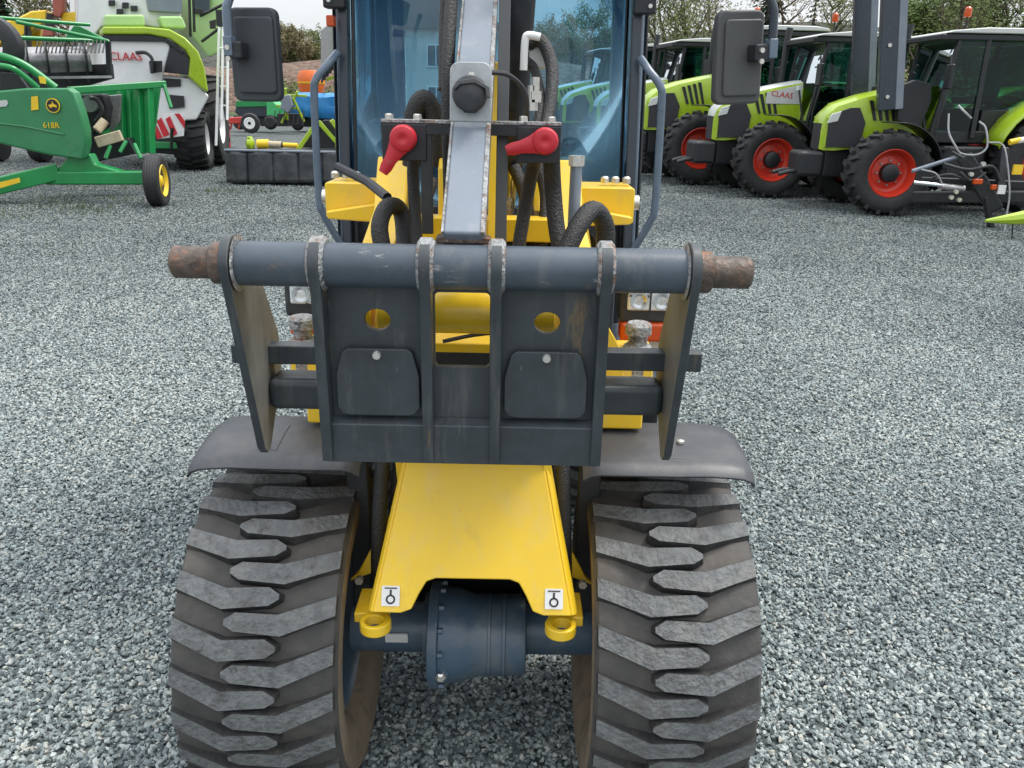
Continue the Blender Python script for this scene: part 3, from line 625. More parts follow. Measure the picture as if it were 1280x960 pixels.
MB().prism([(1.80, 1.30), (1.95, 1.30), (2.02, 1.60), (1.98, 1.72), (1.94, 1.72), (1.86, 1.5)], FX, .026, .060).build('centre_plate', 'yellow', LO, SH, bevel=.004)
MB().prism([(1.86, 1.30), (1.96, 1.30), (1.95, 1.48), (1.91, 1.52), (1.88, 1.50)], FX, -.085, -.066).build('centre_plate', 'yellow', LO, SH, bevel=.004)
MB().box((-.05, 1.93, 1.40), (.05, .03, .09)).build('cylinder_lug', 'yellow', LO, SH, bevel=.004)
# tilt cylinder behind the lever head, top of the picture
MB().tube([(.095, 1.86, 1.96), (.072, 1.98, 1.50)], .030, 20).build('tilt_cylinder', 'black', LO, SH, bevel=.002)
MB().tube([(.088, 1.88, 1.90), (.070, 2.02, 1.40)], .014, 16).build('cylinder_rod', 'chrome', LO, SH)
MB().lathe([(-.115, .038), (-.050, .038)], (0, 1.93, 1.90), n=24).build('lever_pivot', 'rust', LO, SH, bevel=.004)
MB().lathe([(.05, .042), (.13, .042)], (0, 1.93, 1.93), n=24).build('lever_pivot', 'black', LO, SH, bevel=.004)
MB().box((.125, 1.86, 1.73), (.035, .04, .05)).build('valve_block', 'lightgrey', LO, SH, bevel=.004)

# --- hydraulic hoses
for pts, r in (
    ([(-.165, 1.62, 1.34), (-.178, 1.64, 1.405), (-.166, 1.68, 1.440), (-.145, 1.72, 1.42), (-.132, 1.66, 1.33)], .017),
    ([(-.112, 1.68, 1.58), (-.118, 1.70, 1.50), (-.112, 1.68, 1.40), (-.100, 1.62, 1.30)], .012),
    ([(.130, 1.65, 1.56), (.118, 1.70, 1.52), (.105, 1.72, 1.44), (.090, 1.70, 1.34)], .014),
    ([(.150, 1.65, 1.56), (.158, 1.68, 1.48), (.168, 1.66, 1.40), (.185, 1.62, 1.33)], .017),
    ([(.175, 1.57, 1.36), (.205, 1.60, 1.42), (.235, 1.64, 1.445), (.262, 1.66, 1.41), (.264, 1.66, 1.33)], .019),
    ([(-.042, 1.90, 1.98), (-.050, 1.80, 1.80), (-.052, 1.74, 1.66), (-.050, 1.74, 1.50), (-.052, 1.78, 1.40)], .013),
    ([(-.060, 1.90, 1.96), (-.066, 1.84, 1.80), (-.064, 1.78, 1.66)], .010),
    ([(.105, 1.84, 1.75), (.130, 1.83, 1.758), (.152, 1.80, 1.71), (.150, 1.75, 1.64), (.135, 1.70, 1.58)], .013),
    ([(.100, 1.84, 1.72), (.120, 1.83, 1.70), (.132, 1.76, 1.64), (.120, 1.70, 1.58)], .010),
    ([(-.150, 1.95, 1.50), (-.142, 1.93, 1.60), (-.120, 1.93, 1.640), (-.098, 1.94, 1.60), (-.100, 1.95, 1.50)], .022)):
    MB().tube(pts, r, 12, 6).build('hydraulic_hose', 'hose', LO, SH)
MB().tube([(.096, 1.80, 1.70), (.098, 1.80, 1.755), (.105, 1.80, 1.765), (.128, 1.80, 1.762)], .008, 10, 4).build('steel_elbow', 'sticker', LO, SH)
for pts, r in (([(.080, 1.95, 1.50), (.105, 1.92, 1.44), (.120, 1.90, 1.36), (.10, 1.80, 1.30)], .014), ([(.130, 1.92, 1.52), (.150, 1.90, 1.44), (.145, 1.85, 1.34)], .012), ([(-.02, 2.0, 1.50), (-.06, 1.98, 1.42), (-.10, 1.92, 1.34)], .012), ([(-.11, 2.02, 1.46), (-.125, 1.96, 1.40), (-.12, 1.9, 1.32)], .014), ([(.06, 2.1, 1.34), (.16, 2.05, 1.36), (.20, 1.98, 1.31)], .014), ([(-.22, 2.2, 1.34), (-.27, 2.1, 1.31), (-.29, 1.98, 1.25)], .013), ([(.22, 2.2, 1.34), (.28, 2.1, 1.31), (.30, 1.98, 1.25)], .013)):
    MB().tube(pts, r, 10, 6).build('hydraulic_hose', 'hose', LO, SH)
MB().box((.11, 2.02, 1.33), (.15, .10, .10)).build('valve_block', 'black', LO, SH, bevel=.008)
for x in (.07, .10, .13, .16): MB().lathe([(0, .012), (.02, .012), (.02, .008), (.04, .008)], (x, 2.0, 1.38), 'Z', n=6).build('hose_fitting', 'zinc', LO, SH)
MB().box((-.13, 2.06, 1.31), (.14, .12, .10)).build('valve_block', 'plastic', LO, SH, bevel=.01)
MB().prism([(1.95, 1.40), (2.10, 1.40), (2.10, 1.56), (2.05, 1.585), (2.0, 1.56)], FX, .125, .142).build('cylinder_lug', 'yellow', LO, SH, bevel=.004)
MB().tube([(.206, 1.74, 1.525), (.203, 1.72, 1.36)], .012, 10).build('steel_pipe', 'lever', LO, SH)
MB().lathe([(0, .016), (.02, .016), (.02, .010)], (.206, 1.74, 1.52), 'Z', n=6).build('hose_fitting', 'zinc', LO, SH)
for x, z in ((.112, 1.625), (.118, 1.64)): MB().lathe([(0, .012), (.02, .012), (.02, .008), (.045, .008)], (x, 1.68, z), 'Z', n=6).build('hose_fitting', 'zinc', LO, SH)
MB().tube([(-.300, 1.86, 1.50), (-.225, 1.80, 1.475), (-.17, 1.70, 1.455)], .010, 8).build('gas_strut', 'black', LO, SH)

# --- lamps and steering pins behind the hitch
for s in (-1, 1):
    lp = node('work_lamp', LO)
    MB().box((s * .445, 2.22, 1.135), (.155, .10, .105)).build('lamp_housing', 'plastic', lp, SH, bevel=.012)
    MB().box((s * .445, 2.168, 1.148), (.120, .012, .056)).build('lamp_lens', 'lens', lp, SH, bevel=.006)
    for k in (-1, 1): MB().lathe([(0, .0235), (-.004, .0235), (-.004, .019), (-.001, .012), (-.001, 0)], (s * .445 + k * .030, 2.163, 1.148), 'Y', n=20).build('reflector', 'chrome', lp, SH)
    MB().box((s * .445, 2.1605, 1.148), (.004, .004, .052)).build('lens_bar', 'plastic', lp, SH)
    MB().box((s * .440, 2.185, 1.062), (.140, .06, .052)).build('indicator_lens', 'orange', lp, SH, bevel=.010)
    MB().box((s * .44, 2.20, 1.000), (.11, .03, .065)).build('side_marker', 'lightgrey', lp, SH, bevel=.004)
    MB().box((s * .42, 2.30, 1.205), (.20, .22, .022)).build('lamp_hood', 'lightgrey', lp, SH, bevel=.008)
    pn = node('steering_pin', LO)
    MB().lathe([(-.09, .034), (-.005, .034), (0, .028), (.0, .023), (.022, .023), (.024, .031), (.046, .031), (.052, .026), (.052, 0)], (.378 if s > 0 else -.408, 1.90, 1.105), 'Z', n=10).build('pin_head', 'bare', pn, SH)
    MB().box((.365 if s > 0 else -.385, 1.92, 1.03), (.10, .10, .13)).build('pin_boss', 'yellow', pn, SH, bevel=.006)
    MB().prism([(s * .250, .96), (s * .345, .96), (s * .345, 1.085), (s * .285, 1.185), (s * .250, 1.215)], FY, 1.86, 1.885).build('pin_gusset', 'yellow', pn, SH, bevel=.003)
    MB().box((s * .26, 2.0, .96), (.26, .36, .08)).build('frame_ledge', 'yellow', LO, SH, bevel=.006)
MB().prism([(1.60, 1.185), (1.80, 1.262), (1.80, 1.245), (1.60, 1.165)], FX, -.12, .12).build('boom_web', 'yellow', LO, SH, bevel=.003)
MB().tube([(-.05, 1.56, 1.20), (.0, 1.56, 1.212), (.045, 1.55, 1.222)], .004, 6, 4).build('thin_hose', 'hose', LO, SH)

# --- rear half: cab base, rear mudguards, engine hood
for s in (-1, 1):
    rows = []
    for k in range(13):
        a = R(62 - 120 * k / 12); rows.append([Vector((s * u, 3.30 - (.50 - dr) * math.sin(a), .40 + (.50 - dr) * math.cos(a))) for u, dr in ((.25, 0), (.56, 0), (.60, .015), (.615, .045))])
    MB().grid(rows).build('rear_mudguard', 'cabdark', LO, SH, solid=.012)
    MB().box((s * .47, 2.62, .62), (.17, .22, .36)).build('cab_step', 'black', LO, SH, bevel=.01)
MB().box((0, 3.05, .90), (.80, 1.0, .55)).build('rear_chassis', 'black', LO, SH, bevel=.02)
MB().prism([(3.55, .75), (4.35, .75), (4.38, 1.25), (4.30, 1.36), (3.55, 1.42)], FX, -.42, .42).build('engine_hood', 'yellow', LO, SH, bevel=.03)

cb = node('cab', LO)
CY = 2.62
def post(p0, p1, w, h, m_, nm='pillar'): return MB().bar(p0, p1, w, h, up=(0, 1, 0)).build(nm, m_, cb, SH, bevel=.006)
for s in (-1, 1):
    post((s * .435, CY, 1.16), (s * .425, CY + .10, 2.36), .030, .05, 'cabdark')
    post((s * .405, CY - .012, 1.19), (s * .397, CY + .09, 2.34), .010, .02, 'black', 'window_seal')
    post((s * .458, CY + .03, 1.10), (s * .447, CY + .13, 2.34), .012, .03, 'rail', 'door_edge')
    post((s * .472, CY + .05, 1.10), (s * .464, CY + .15, 2.34), .010, .03, 'black', 'door_seal')
    post((s * .505, 3.62, 1.10), (s * .475, 3.55, 2.38), .07, .06, 'cabdark')
    gr = MB().tube([(s * .440, CY - .01, 1.76), (s * .462, CY - .05, 1.725), (s * .492, CY - .07, 1.685), (s * .500, CY - .07, 1.63), (s * .504, CY - .06, 1.36), (s * .495, CY - .05, 1.30), (s * .450, CY - .02, 1.20)], .0112, 14, 6)
    gr.build('grab_rail', 'rail', cb, SH)
    MB().box((s * .445, CY + .02, 1.93), (.062, .05, .10)).build('hinge_block', 'black', cb, SH, bevel=.005)
    for z in (1.90, 1.945): MB().lathe([(0, .006), (-.006, .006), (-.006, 0)], (s * .458, CY - .006, z), 'Y', n=10).build('hinge_bolt', 'zinc', cb, SH)
    m = MB(); m.face([(s * .440, CY + .10, 1.15), (s * .490, 3.48, 1.15), (s * .486, 3.48, 1.66), (s * .470, 3.2, 1.60), (s * .440, CY + .10, 1.45)]); m.build('door_lining', 'cabin_panel', cb, SH, solid=.012)
    # side glass
    m = MB(); m.face([(s * .452, CY + .08, 1.15), (s * .505, 3.60, 1.15), (s * .475, 3.54, 2.32), (s * .440, CY + .14, 2.32)]); m.build('side_glass', 'cab_glass', cb, SH, solid=.005)
MB().box((-.455, CY - .0, 1.845), (.022, .04, .030)).build('cab_indicator', 'orange', cb, SH, bevel=.004)
MB().box((0, CY + .03, 1.315), (.80, .05, .03)).build('lower_rail', 'cabdark', cb, SH, bevel=.008)
MB().box((0, CY + .05, 1.13), (.86, .05, .345)).build('front_panel', 'black', cb, SH, bevel=.008)
m = MB(); m.face([(-.403, CY + .012, 1.33), (.403, CY + .012, 1.33), (.397, CY + .10, 2.34), (-.397, CY + .10, 2.34)]); m.build('windscreen', 'cab_glass', cb, SH, solid=.005)
MB().prism(rrect(-.55, 2.50, .55, 3.75, .12, 5), FZ, 2.37, 2.47).build('cab_roof', 'cabdark', cb, SH, bevel=.02)
MB().box((0, CY + .12, 2.34), (.88, .06, .06)).build('header_rail', 'cabdark', cb, SH, bevel=.008)
rear = rrect(-.54, 1.10, .53, 2.38, .02, 2)
MB().prism(rear, FY, 3.50, 3.53, holes=[rrect(-.36, 1.40, .452, 2.065, .085, 6)]).build('rear_wall', 'cabin_panel', cb, SH)
m = MB(); m.face([(-.37, 3.52, 1.39), (.46, 3.52, 1.39), (.46, 3.52, 2.075), (-.37, 3.52, 2.075)]); m.build('rear_glass', 'cab_glass', cb, SH, solid=.004)
MB().box((-.33, 3.0, 1.35), (.13, .5, .45)).build('side_console', 'cabin_panel', cb, SH, bevel=.03)
MB().box((0, 3.05, 1.14), (.84, .85, .03)).build('cab_floor', 'plastic', cb, SH)
MB().box((-.385, 3.30, 1.75), (.10, .05, 1.15)).build('inner_trim', 'cabin_panel', cb, SH, bevel=.01)
MB().tube([(-.33, 2.95, 2.3), (-.325, 2.9, 1.9), (-.31, 2.85, 1.72), (-.30, 2.85, 1.3)], .006, 8, 4).build('wiper_arm', 'rail', cb, SH)
MB().box((-.20, 3.18, 2.17), (.14, .04, .24)).build('sun_visor', 'black', cb, SH, bevel=.01)
seat = MB(); seat.box((0, 3.22, 1.30), (.42, .42, .10)).box((0, 3.40, 1.50), (.40, .09, .36), rot=(-.15, 0, 0))
seat.build('seat', 'plastic', cb, SH, bevel=.03, seg=3)
MB().tube([(0, 2.78, 1.17), (0, 2.86, 1.48)], .03, 12).build('steering_column', 'plastic', cb, SH)
sw = MB(); sw.tube([(.17 * math.cos(a), 2.87 + .05 * math.sin(a), 1.51 + .15 * math.sin(a)) for a in (2 * math.pi * k / 28 for k in range(29))], .012, 8, cap=False)
for a in (R(90), R(210), R(330)): sw.tube([(0, 2.87, 1.50), (.17 * math.cos(a), 2.87 + .05 * math.sin(a), 1.51 + .15 * math.sin(a))], .009, 6)
sw.build('steering_wheel', 'plastic', cb, SH)

# --- mirrors, seen from behind
for s, x, z, tilt, mm in ((-1, -.645, 1.745, R(-8), 'mirror_back_left'), (1, .695, 1.762, R(14), 'mirror_back')):
    mr = node('mirror', LO, (x, 2.50 - 1.81, z), (0, R(-3) if s > 0 else 0, tilt))
    o = rrect(-.070, -.122, .070, .122, .022, 5)
    MB().prism(o, FY, -.010, .022).build('mirror_shell', mm, mr, bevel=.008, seg=3)
    MB().prism(rrect(-.050, -.100, .062, .098, .012, 4), FY, -.020, -.009).build('raised_back', mm, mr, bevel=.006)
    MB().prism(rrect(-.062, -.114, .062, .114, .018, 4), FY, .0222, .0240).build('mirror_glass', 'chrome', mr)
    px = -.045 if s < 0 else .030
    MB().box((px + .010, -.045, .010), (.052, .05, .045)).build('mirror_clamp', 'black', mr, bevel=.006)
    MB().box((px + (.0 if s < 0 else .035), -.060, .020), (.024, .030, .050)).build('clamp_block', 'rail', mr, bevel=.003)
    for q in (-.012, .016): MB().lathe([(0, .007), (-.008, .007), (-.008, 0)], (px + .0, -.070, q), 'Y', n=8).build('clamp_bolt', 'zinc', mr)
    tx = px + (.0 if s < 0 else .035)
    MB().tube([(tx, -.062, .03), (tx, -.062, .095), (tx - s * .004, -.06, .125), (tx - s * .024, -.05, .160), (tx - s * .075, -.02, .188), (tx - s * .24, .08, .21)], .012, 12, 6).build('mirror_arm', 'rail' if s < 0 else 'cabdark', mr)

M['hose_grey'] = mat('pale_grey_hose', (.27, .28, .29), .5, var=.15, scale=20)
M['tan'] = mat('worn_tan_metal', (.45, .38, .26), .5, var=.2, scale=8, dirt=((.2, .12, .07), 12, .55, .8))
M['palelime'] = mat('pale_lime_paint', (.38, .58, .24), .35, var=.06, scale=3, coat=.2)
M['brick'] = mat('brick_red_paint', (.32, .085, .055), .5, var=.15, scale=5)
M['meadow'] = mat('bright_green_paint', (.06, .42, .14), .4, var=.1, scale=3)

# ------------------------------------------------------------------ tractors parked in a row
def tyre_lugs(r, w):
    out = {}
    for s in (1, -1):
        b = bmesh.new()
        base = [(.00, 0), (.10, -.010), (.5, -.075), (.5, -.005), (.12, .055), (.0, .050)]
        def P(u, v, h):
            a = (v * r * 1.6) / r; q = r - .065 + h - .025 * (abs(u) / .5) ** 3
            return Vector((q * math.sin(a), s * u * w, q * math.cos(a)))
        B = [b.verts.new(P(u, v, -.01)) for u, v in base]; T = [b.verts.new(P(u, v * .9 + .0, .060)) for u, v in base]; n = 6
        for i in range(n): b.faces.new((B[i], B[(i + 1) % n], T[(i + 1) % n], T[i]))
        b.faces.new([T[i] for i in (0, 1, 4, 5)]); b.faces.new([T[i] for i in (1, 2, 3, 4)])
        bmesh.ops.recalc_face_normals(b, faces=b.faces[:])
        me = bpy.data.meshes.new('tread_lug'); b.to_mesh(me); b.free(); me.materials.append(M['ttyre']); out[s] = me
    return out
LUG_CACHE = {}
def ag_wheel(parent, x, y, r, w, rim_m, rim_r, n=20, singles=True):
    """wheel turning about Y"""
    o = 1 if y > 0 else -1; wh = node('wheel', parent, (x, y, r))
    h = w / 2
    prof = [(-h * .78, rim_r), (-h * .95, rim_r + .06), (-h * 1.02, (rim_r + r) / 2), (-h * .97, r - .10), (-h * .88, r - .065), (0, r - .060), (h * .88, r - .065), (h * .97, r - .10), (h * 1.02, (rim_r + r) / 2), (h * .95, rim_r + .06), (h * .78, rim_r)]
    MB().lathe(prof, axis='Y', n=48, caps=False).build('tyre', 'ttyre', wh)
    MB().lathe([(o * h * .80, rim_r + .015), (o * h * .84, rim_r), (o * h * .55, rim_r - .04), (o * h * .20, rim_r - .06), (o * h * .12, rim_r * .70), (o * h * .22, rim_r * .45), (o * h * .22, 0)], axis='Y', n=36, caps=False).build('rim', rim_m, wh)
    MB().lathe([(o * h * .22, rim_r * .42), (o * h * .60, rim_r * .38), (o * h * .68, rim_r * .26), (o * h * .68, 0)], axis='Y', n=24).build('hub', 'tblack' if rim_m != 'white' else 'auger', wh)
    m = MB()
    for k in range(8):
        a = 2 * math.pi * k / 8; m.lathe([(o * h * .22, .018), (o * h * .30, .018), (o * h * .30, 0)], (rim_r * .53 * math.cos(a), 0, rim_r * .53 * math.sin(a)), 'Y', n=6)
    tag(m.build('wheel_nut', 'auger', wh), kind='stuff')
    key = (round(r, 2), round(w, 2))
    L = LUG_CACHE.setdefault(key, tyre_lugs(r, w))
    if singles:
        for k in range(n):
            for s in (1, -1):
                t = bpy.data.objects.new('tread_lug', L[s]); COL.objects.link(t); t.parent = wh
                t.rotation_euler = (0, 2 * math.pi * (k + (.5 if s > 0 else 0)) / n, 0)
    else:
        b = bmesh.new()
        for k in range(n):
            for s in (1, -1):
                n0 = len(b.verts); b.from_mesh(L[s]); b.verts.ensure_lookup_table()
                bmesh.ops.rotate(b, verts=b.verts[n0:], matrix=Matrix.Rotation(2 * math.pi * (k + (.5 if s > 0 else 0)) / n, 3, 'Y'))
        me = bpy.data.meshes.new('tread'); b.to_mesh(me); b.free(); me.materials.append(M['ttyre'])
        t = bpy.data.objects.new('tread', me); COL.objects.link(t); t.parent = wh; tag(t, kind='stuff')
    return wh

def make_tractor(singles, beacon=True, letters=False, pale_top=False):
    A0, B0, C0 = -.66, -1.30, -2.25
    T = thing('tractor', 'x', 'tractor', group='lime green tractors parked in a row')
    for s in (-1, 1):
        ag_wheel(T, 0, s * .86, .67, .50, 'redrim', .36, 18, singles and s > 0)
        ag_wheel(T, -2.46, s * .90, .88, .60, 'redrim', .50, 22, singles and s > 0)
    MB().box((-.95, 0, .78), (3.5, .46, .50)).build('chassis', 'tblack', T, bevel=.03)
    MB().box((0, 0, .66), (.26, 1.4, .22)).build('front_axle', 'tblack', T, bevel=.03)
    wg = MB(); wg.box((1.02, 0, .74), (.42, .62, .40)); wg.build('front_weight', 'tblack', T, bevel=.06)
    MB().tube([(1.20, .16, .62), (1.36, .18, .60), (1.50, .18, .56)], .035, 8).build('front_link', 'tblack', T)
    MB().tube([(1.20, -.16, .62), (1.36, -.18, .60), (1.50, -.18, .56)], .035, 8).build('front_link', 'tblack', T)
    zs = lambda z: 1.0 + (z - 1.0) * 1.33
    hwf = lambda x: max(.30, .352 - .05 * max(0, (x - .3) / .55) ** 1.5) if x > .3 else .352 + .03 * (.3 - x)
    st = [(.90, .20, .98, 1.38), (.86, .28, .96, 1.54), (.70, .33, .96, 1.69), (.30, .35, 1.0, 1.83), (-.20, .375, 1.02, 1.94), (-.64, .40, 1.05, 2.02)]
    for s in (-1, 1):
        MB().grid([[Vector((x, s * hw * .97, zb)), Vector((x, s * hw, (zb + zt) / 2)), Vector((x, s * hw * .985, zt - .16)), Vector((x, s * hw * .88, zt - .045))] for x, hw, zb, zt in st]).build('hood_side', 'lime', T, angle=60)
        gp = [(.835, 1.01), (.83, 1.28), (.76, 1.40), (.52, 1.47), (.38, 1.475), (.26, 1.30), (.30, 1.06), (.42, 1.01)]
        MB().prism(gp, lambda u, v, t: Vector((u, s * (hwf(u) + t), zs(v))), -.02, .032).build('side_grille', 'grille', T, bevel=.004)
        MB().prism([(.86, 1.30), (.80, 1.41), (.66, 1.445), (.70, 1.33)], lambda u, v, t: Vector((u, s * (hwf(u) + t), zs(v) - .02)), -.02, .045).build('headlight', 'lightgrey', T, bevel=.008)
        for k in range(4):
            x = .24 - k * .10
            MB().prism([(x, 1.56 + k * .02), (x - .055, 1.56 + k * .02), (x - .15, 1.33), (x - .105, 1.33)], lambda u, v, t: Vector((u, s * (hwf(u) + t), zs(v))), -.01, .022).build('vent_slot', 'tblack', T)
        rows = []
        for k in range(10):
            a = R(8 - 92 * k / 9); rows.append([Vector((.76 * math.sin(a), s * y, .67 + .76 * math.cos(a))) for y in (.62, .80, 1.06, 1.10)])
        MB().grid(rows).build('front_mudguard', 'tblack', T, solid=.015)
        rows = []
        for k in range(15):
            a = R(75 - 165 * k / 14); rows.append([Vector((-2.46 + .99 * math.sin(a), s * y, .88 + .99 * math.cos(a) + dz)) for y, dz in ((.60, 0), (.95, 0), (1.18, -.02), (1.22, -.06))])
        MB().grid(rows).build('rear_mudguard', 'lime', T, solid=.02)
        MB().box((-1.18, s * .66, .78), (.72, .36, .62)).build('fuel_tank', 'tblack', T, bevel=.06)
        for z in (.50, .78, 1.05): MB().box((-.80, s * .74, z), (.24, .34, .04)).build('step', 'tblack', T)
    MB().grid([[Vector((x, -hw * .88, zt - .045)), Vector((x, -hw * .5, zt)), Vector((x, hw * .5, zt)), Vector((x, hw * .88, zt - .045))] for x, hw, zb, zt in st]).build('hood_top', 'lightgrey' if pale_top else 'lime', T, angle=60)
    for s in (-1, 1):
        MB().bar((.84, s * .30, 1.0), (.84, s * .29, 1.48), .05, .03).build('nose_trim', 'lime', T, bevel=.008)
        MB().tube([(A0 - .02, s * .80, .95), (A0 - .02, s * .84, 1.5), (A0 - .16, s * .78, 2.1)], .016, 6).build('entry_handle', 'tblack', T)
        MB().box((A0 + .16, s * .52, 1.88), (.06, .10, .08)).build('work_lamp', 'lens', T, bevel=.01)
        MB().bar((A0 + .02, s * .60, 1.2), (A0 + .16, s * .52, 1.9), .03, .03).build('lamp_stalk', 'tblack', T)
        MB().box((-1.62, s * .60, 1.50), (.62, .06, .30)).build('console', 'tblack', T, bevel=.03)
        MB().box((-1.18, s * .845, .80), (.50, .012, .30)).build('battery_cover', 'grille', T, bevel=.01)
        MB().bar((A0 - .02, s * .672, 1.92), (B0, s * .690, 1.96), .02, .02).build('door_rail', 'tblack', T)
    MB().prism([(-.19, .98), (.19, .98), (.19, 1.29), (-.19, 1.29)], lambda u, v, t: Vector((.88 + t, u, zs(v) - .01)), 0, .024).build('front_grille', 'grille', T, bevel=.004)
    if letters:
        for s in (1, -1):
            MB().prism([(.02, 1.46), (.02, 1.60), (-.62, 1.715), (-.62, 1.46)], lambda u, v, t: Vector((u, s * (hwf(u) + .012 + t), zs(v))), 0, .012).build('hood_panel', 'lightgrey', T)
        text('CLAAS', .135, 'lettering', 'stripe_red', T, (-.26, .396, zs(1.575)), (R(90), R(6), R(180) - .035), .003)
    # cab
    for s in (-1, 1):
        MB().bar((A0, s * .68, 1.20), (A0 - .22, s * .66, 2.66), .07, .06).build('cab_pillar', 'tblack', T, bevel=.012)
        MB().bar((B0, s * .74, 1.20), (B0 - .02, s * .68, 2.66), .07, .06).build('cab_pillar', 'tblack', T, bevel=.012)
        MB().bar((C0, s * .72, 1.45), (C0 + .05, s * .66, 2.66), .08, .07).build('cab_pillar', 'tblack', T, bevel=.012)
        for p in ([(A0 - .03, 1.35), (B0 + .03, 1.30), (B0 + .02, 2.62), (A0 - .21, 2.62)], [(B0 - .04, 1.62), (C0 + .04, 1.72), (C0 + .08, 2.62), (B0 - .04, 2.62)]):
            m = MB(); m.face([(x, s * (.715 - .035 * (z - 1.3) / 1.3), z) for x, z in p]); m.build('side_glass', 'tglass', T)
        MB().tube([(A0 - .06, s * .70, 2.35), (A0 + .02, s * .98, 2.40), (A0 + .02, s * 1.02, 2.25)], .014, 6).build('mirror_arm', 'tblack', T)
        MB().box((A0 + .02, s * 1.02, 2.10), (.06, .20, .36)).build('mirror', 'tblack', T, bevel=.02)
        for y in (.20, .42, .58):
            MB().box((A0 - .10, s * y, 2.70), (.06, .11, .075)).build('work_lamp', 'lens', T, bevel=.012)
    MB().box(((A0 + C0) / 2, 0, 1.22), (C0 - A0, 1.42, .20)).build('cab_floor', 'tblack', T, bevel=.03)
    MB().box((C0 + .42, 0, 1.45), (.86, 1.40, .40)).build('cab_sill', 'tblack', T, bevel=.03)
    m = MB(); m.face([(A0, -.66, 1.33), (A0, .66, 1.33), (A0 - .21, .64, 2.62), (A0 - .21, -.64, 2.62)]); m.build('windscreen', 'tglass_front', T)
    m = MB(); m.face([(C0 + .01, -.68, 1.66), (C0 + .01, .68, 1.66), (C0 + .06, .64, 2.62), (C0 + .06, -.64, 2.62)]); m.build('rear_glass', 'tglass', T)
    MB().box(((A0 + C0) / 2 - .05, 0, 2.68), (1.86, 1.44, .09)).build('roof_liner', 'tblack', T, bevel=.02)
    MB().prism([(A0 + .02, 2.735), (A0 - .08, 2.775), (A0 - .6, 2.82), (C0 + .2, 2.82), (C0 - .05, 2.785), (C0 - .10, 2.735)], lambda u, v, t: Vector((u, t, v)), -.75, .75).build('roof', 'lightgrey', T, bevel=.03)
    sx = B0 - .28
    MB().box((sx, 0, 1.78), (.48, .50, .12)).build('seat', 'tblack', T, bevel=.04); MB().box((sx - .26, 0, 2.10), (.12, .48, .58), rot=(0, -.12, 0)).build('seat_back', 'cabin_green', T, bevel=.04)
    MB().tube([(A0 - .15, 0, 1.35), (A0 - .42, 0, 1.95)], .05, 8).build('steering_column', 'tblack', T)
    MB().lathe([(0, .20), (.03, .215), (.03, .185), (0, .20)], (A0 - .43, 0, 1.96), 'Z', n=20).build('steering_wheel', 'tblack', T)
    MB().tube([(A0 + .10, -.60, 1.6), (A0 + .05, -.60, 2.75), (A0 + .02, -.60, 2.95)], .06, 10).build('exhaust', 'tblack', T)
    if beacon:
        bc = MB().lathe([(0, .05), (.03, .055), (.12, .05), (.15, .02), (.15, 0)], (A0 - .35, .50, 2.98), 'Z', n=14).build('beacon', 'orange', T)
        MB().tube([(A0 - .35, .50, 2.80), (A0 - .35, .50, 2.99)], .015, 6).build('beacon_stem', 'tblack', bc)
    return T
M['cabin_green'] = mat('green_grey_seat', (.05, .085, .07), .7)

def gnd(px, py):
    r = ray(px, py); return Vector((0, 0, CAM_H)) + r * (-CAM_H / r.z)
def park(T, px, py, a, sc=1., side=.86):
    a = R(a); left = Vector((math.sin(a), -math.cos(a), 0)); p = gnd(px, py) - left * side * sc
    T.location = (p.x, p.y, 0); T.rotation_euler = (0, 0, math.pi + a); T.scale = (sc,) * 3; return T
T1 = park(make_tractor(True, True), 1100, 269, 0, .97); T1['label'] = 'lime tractor at the right edge with raised front loader arms'
T2 = park(make_tractor(True, True, letters=True, pale_top=True), 957, 247, 4, 1.0); T2['label'] = 'lime tractor with pale grey hood lettered in red beside the raised loader arms'
T3 = park(copy_tree(T1), 868, 231, 6, 1.09); T3['label'] = 'lime tractor whose slatted hood is half hidden by the right mirror'
T4 = park(make_tractor(False, False, pale_top=True), 800, 216, 8, 1.06); T4['label'] = 'pale hooded tractor partly hidden behind the right cab post and grab rail'
T5 = park(copy_tree(T4), 752, 206, 8, 1.06); T5['label'] = 'tractor with dark cab above the hood of its lime neighbour, left of the right mirror'
T6 = park(copy_tree(T4), 712, 199, 8, 1.06); T6['label'] = 'farthest tractor of the row, seen through the right half of the cab glass'
# raised front loader arms on the nearest tractor
for s in (1, -1):
    MB().prism([(-.16, 1.45), (-.54, 1.35), (-.64, 1.75), (-.60, 2.0), (-.35, 2.06), (-.10, 1.96)], lambda u, v, t: Vector((u, s * (.50 + t), v)), -.05, .09).build('loader_bracket', 'tblack', T1, bevel=.01)
    MB().bar((.04, s * .55, 1.60), (.34, s * .55, 4.2), .28, .12, up=(0, 1, 0)).build('loader_arm', 'cabdark', T1, bevel=.015)
    MB().bar((-.14, s * .555, 1.62), (.16, s * .555, 4.2), .12, .14, up=(0, 1, 0)).build('loader_arm_face', 'lever', T1, bevel=.01)  # pale right-hand face of the arm, added as a separate bar
    for k in range(3): MB().lathe([(0, .03), (s * .03, .03), (s * .03, 0)], (.08 + k * .085, s * .615, 1.8 + k * .75), 'Y', n=8).build('loader_pin', 'zinc', T1)

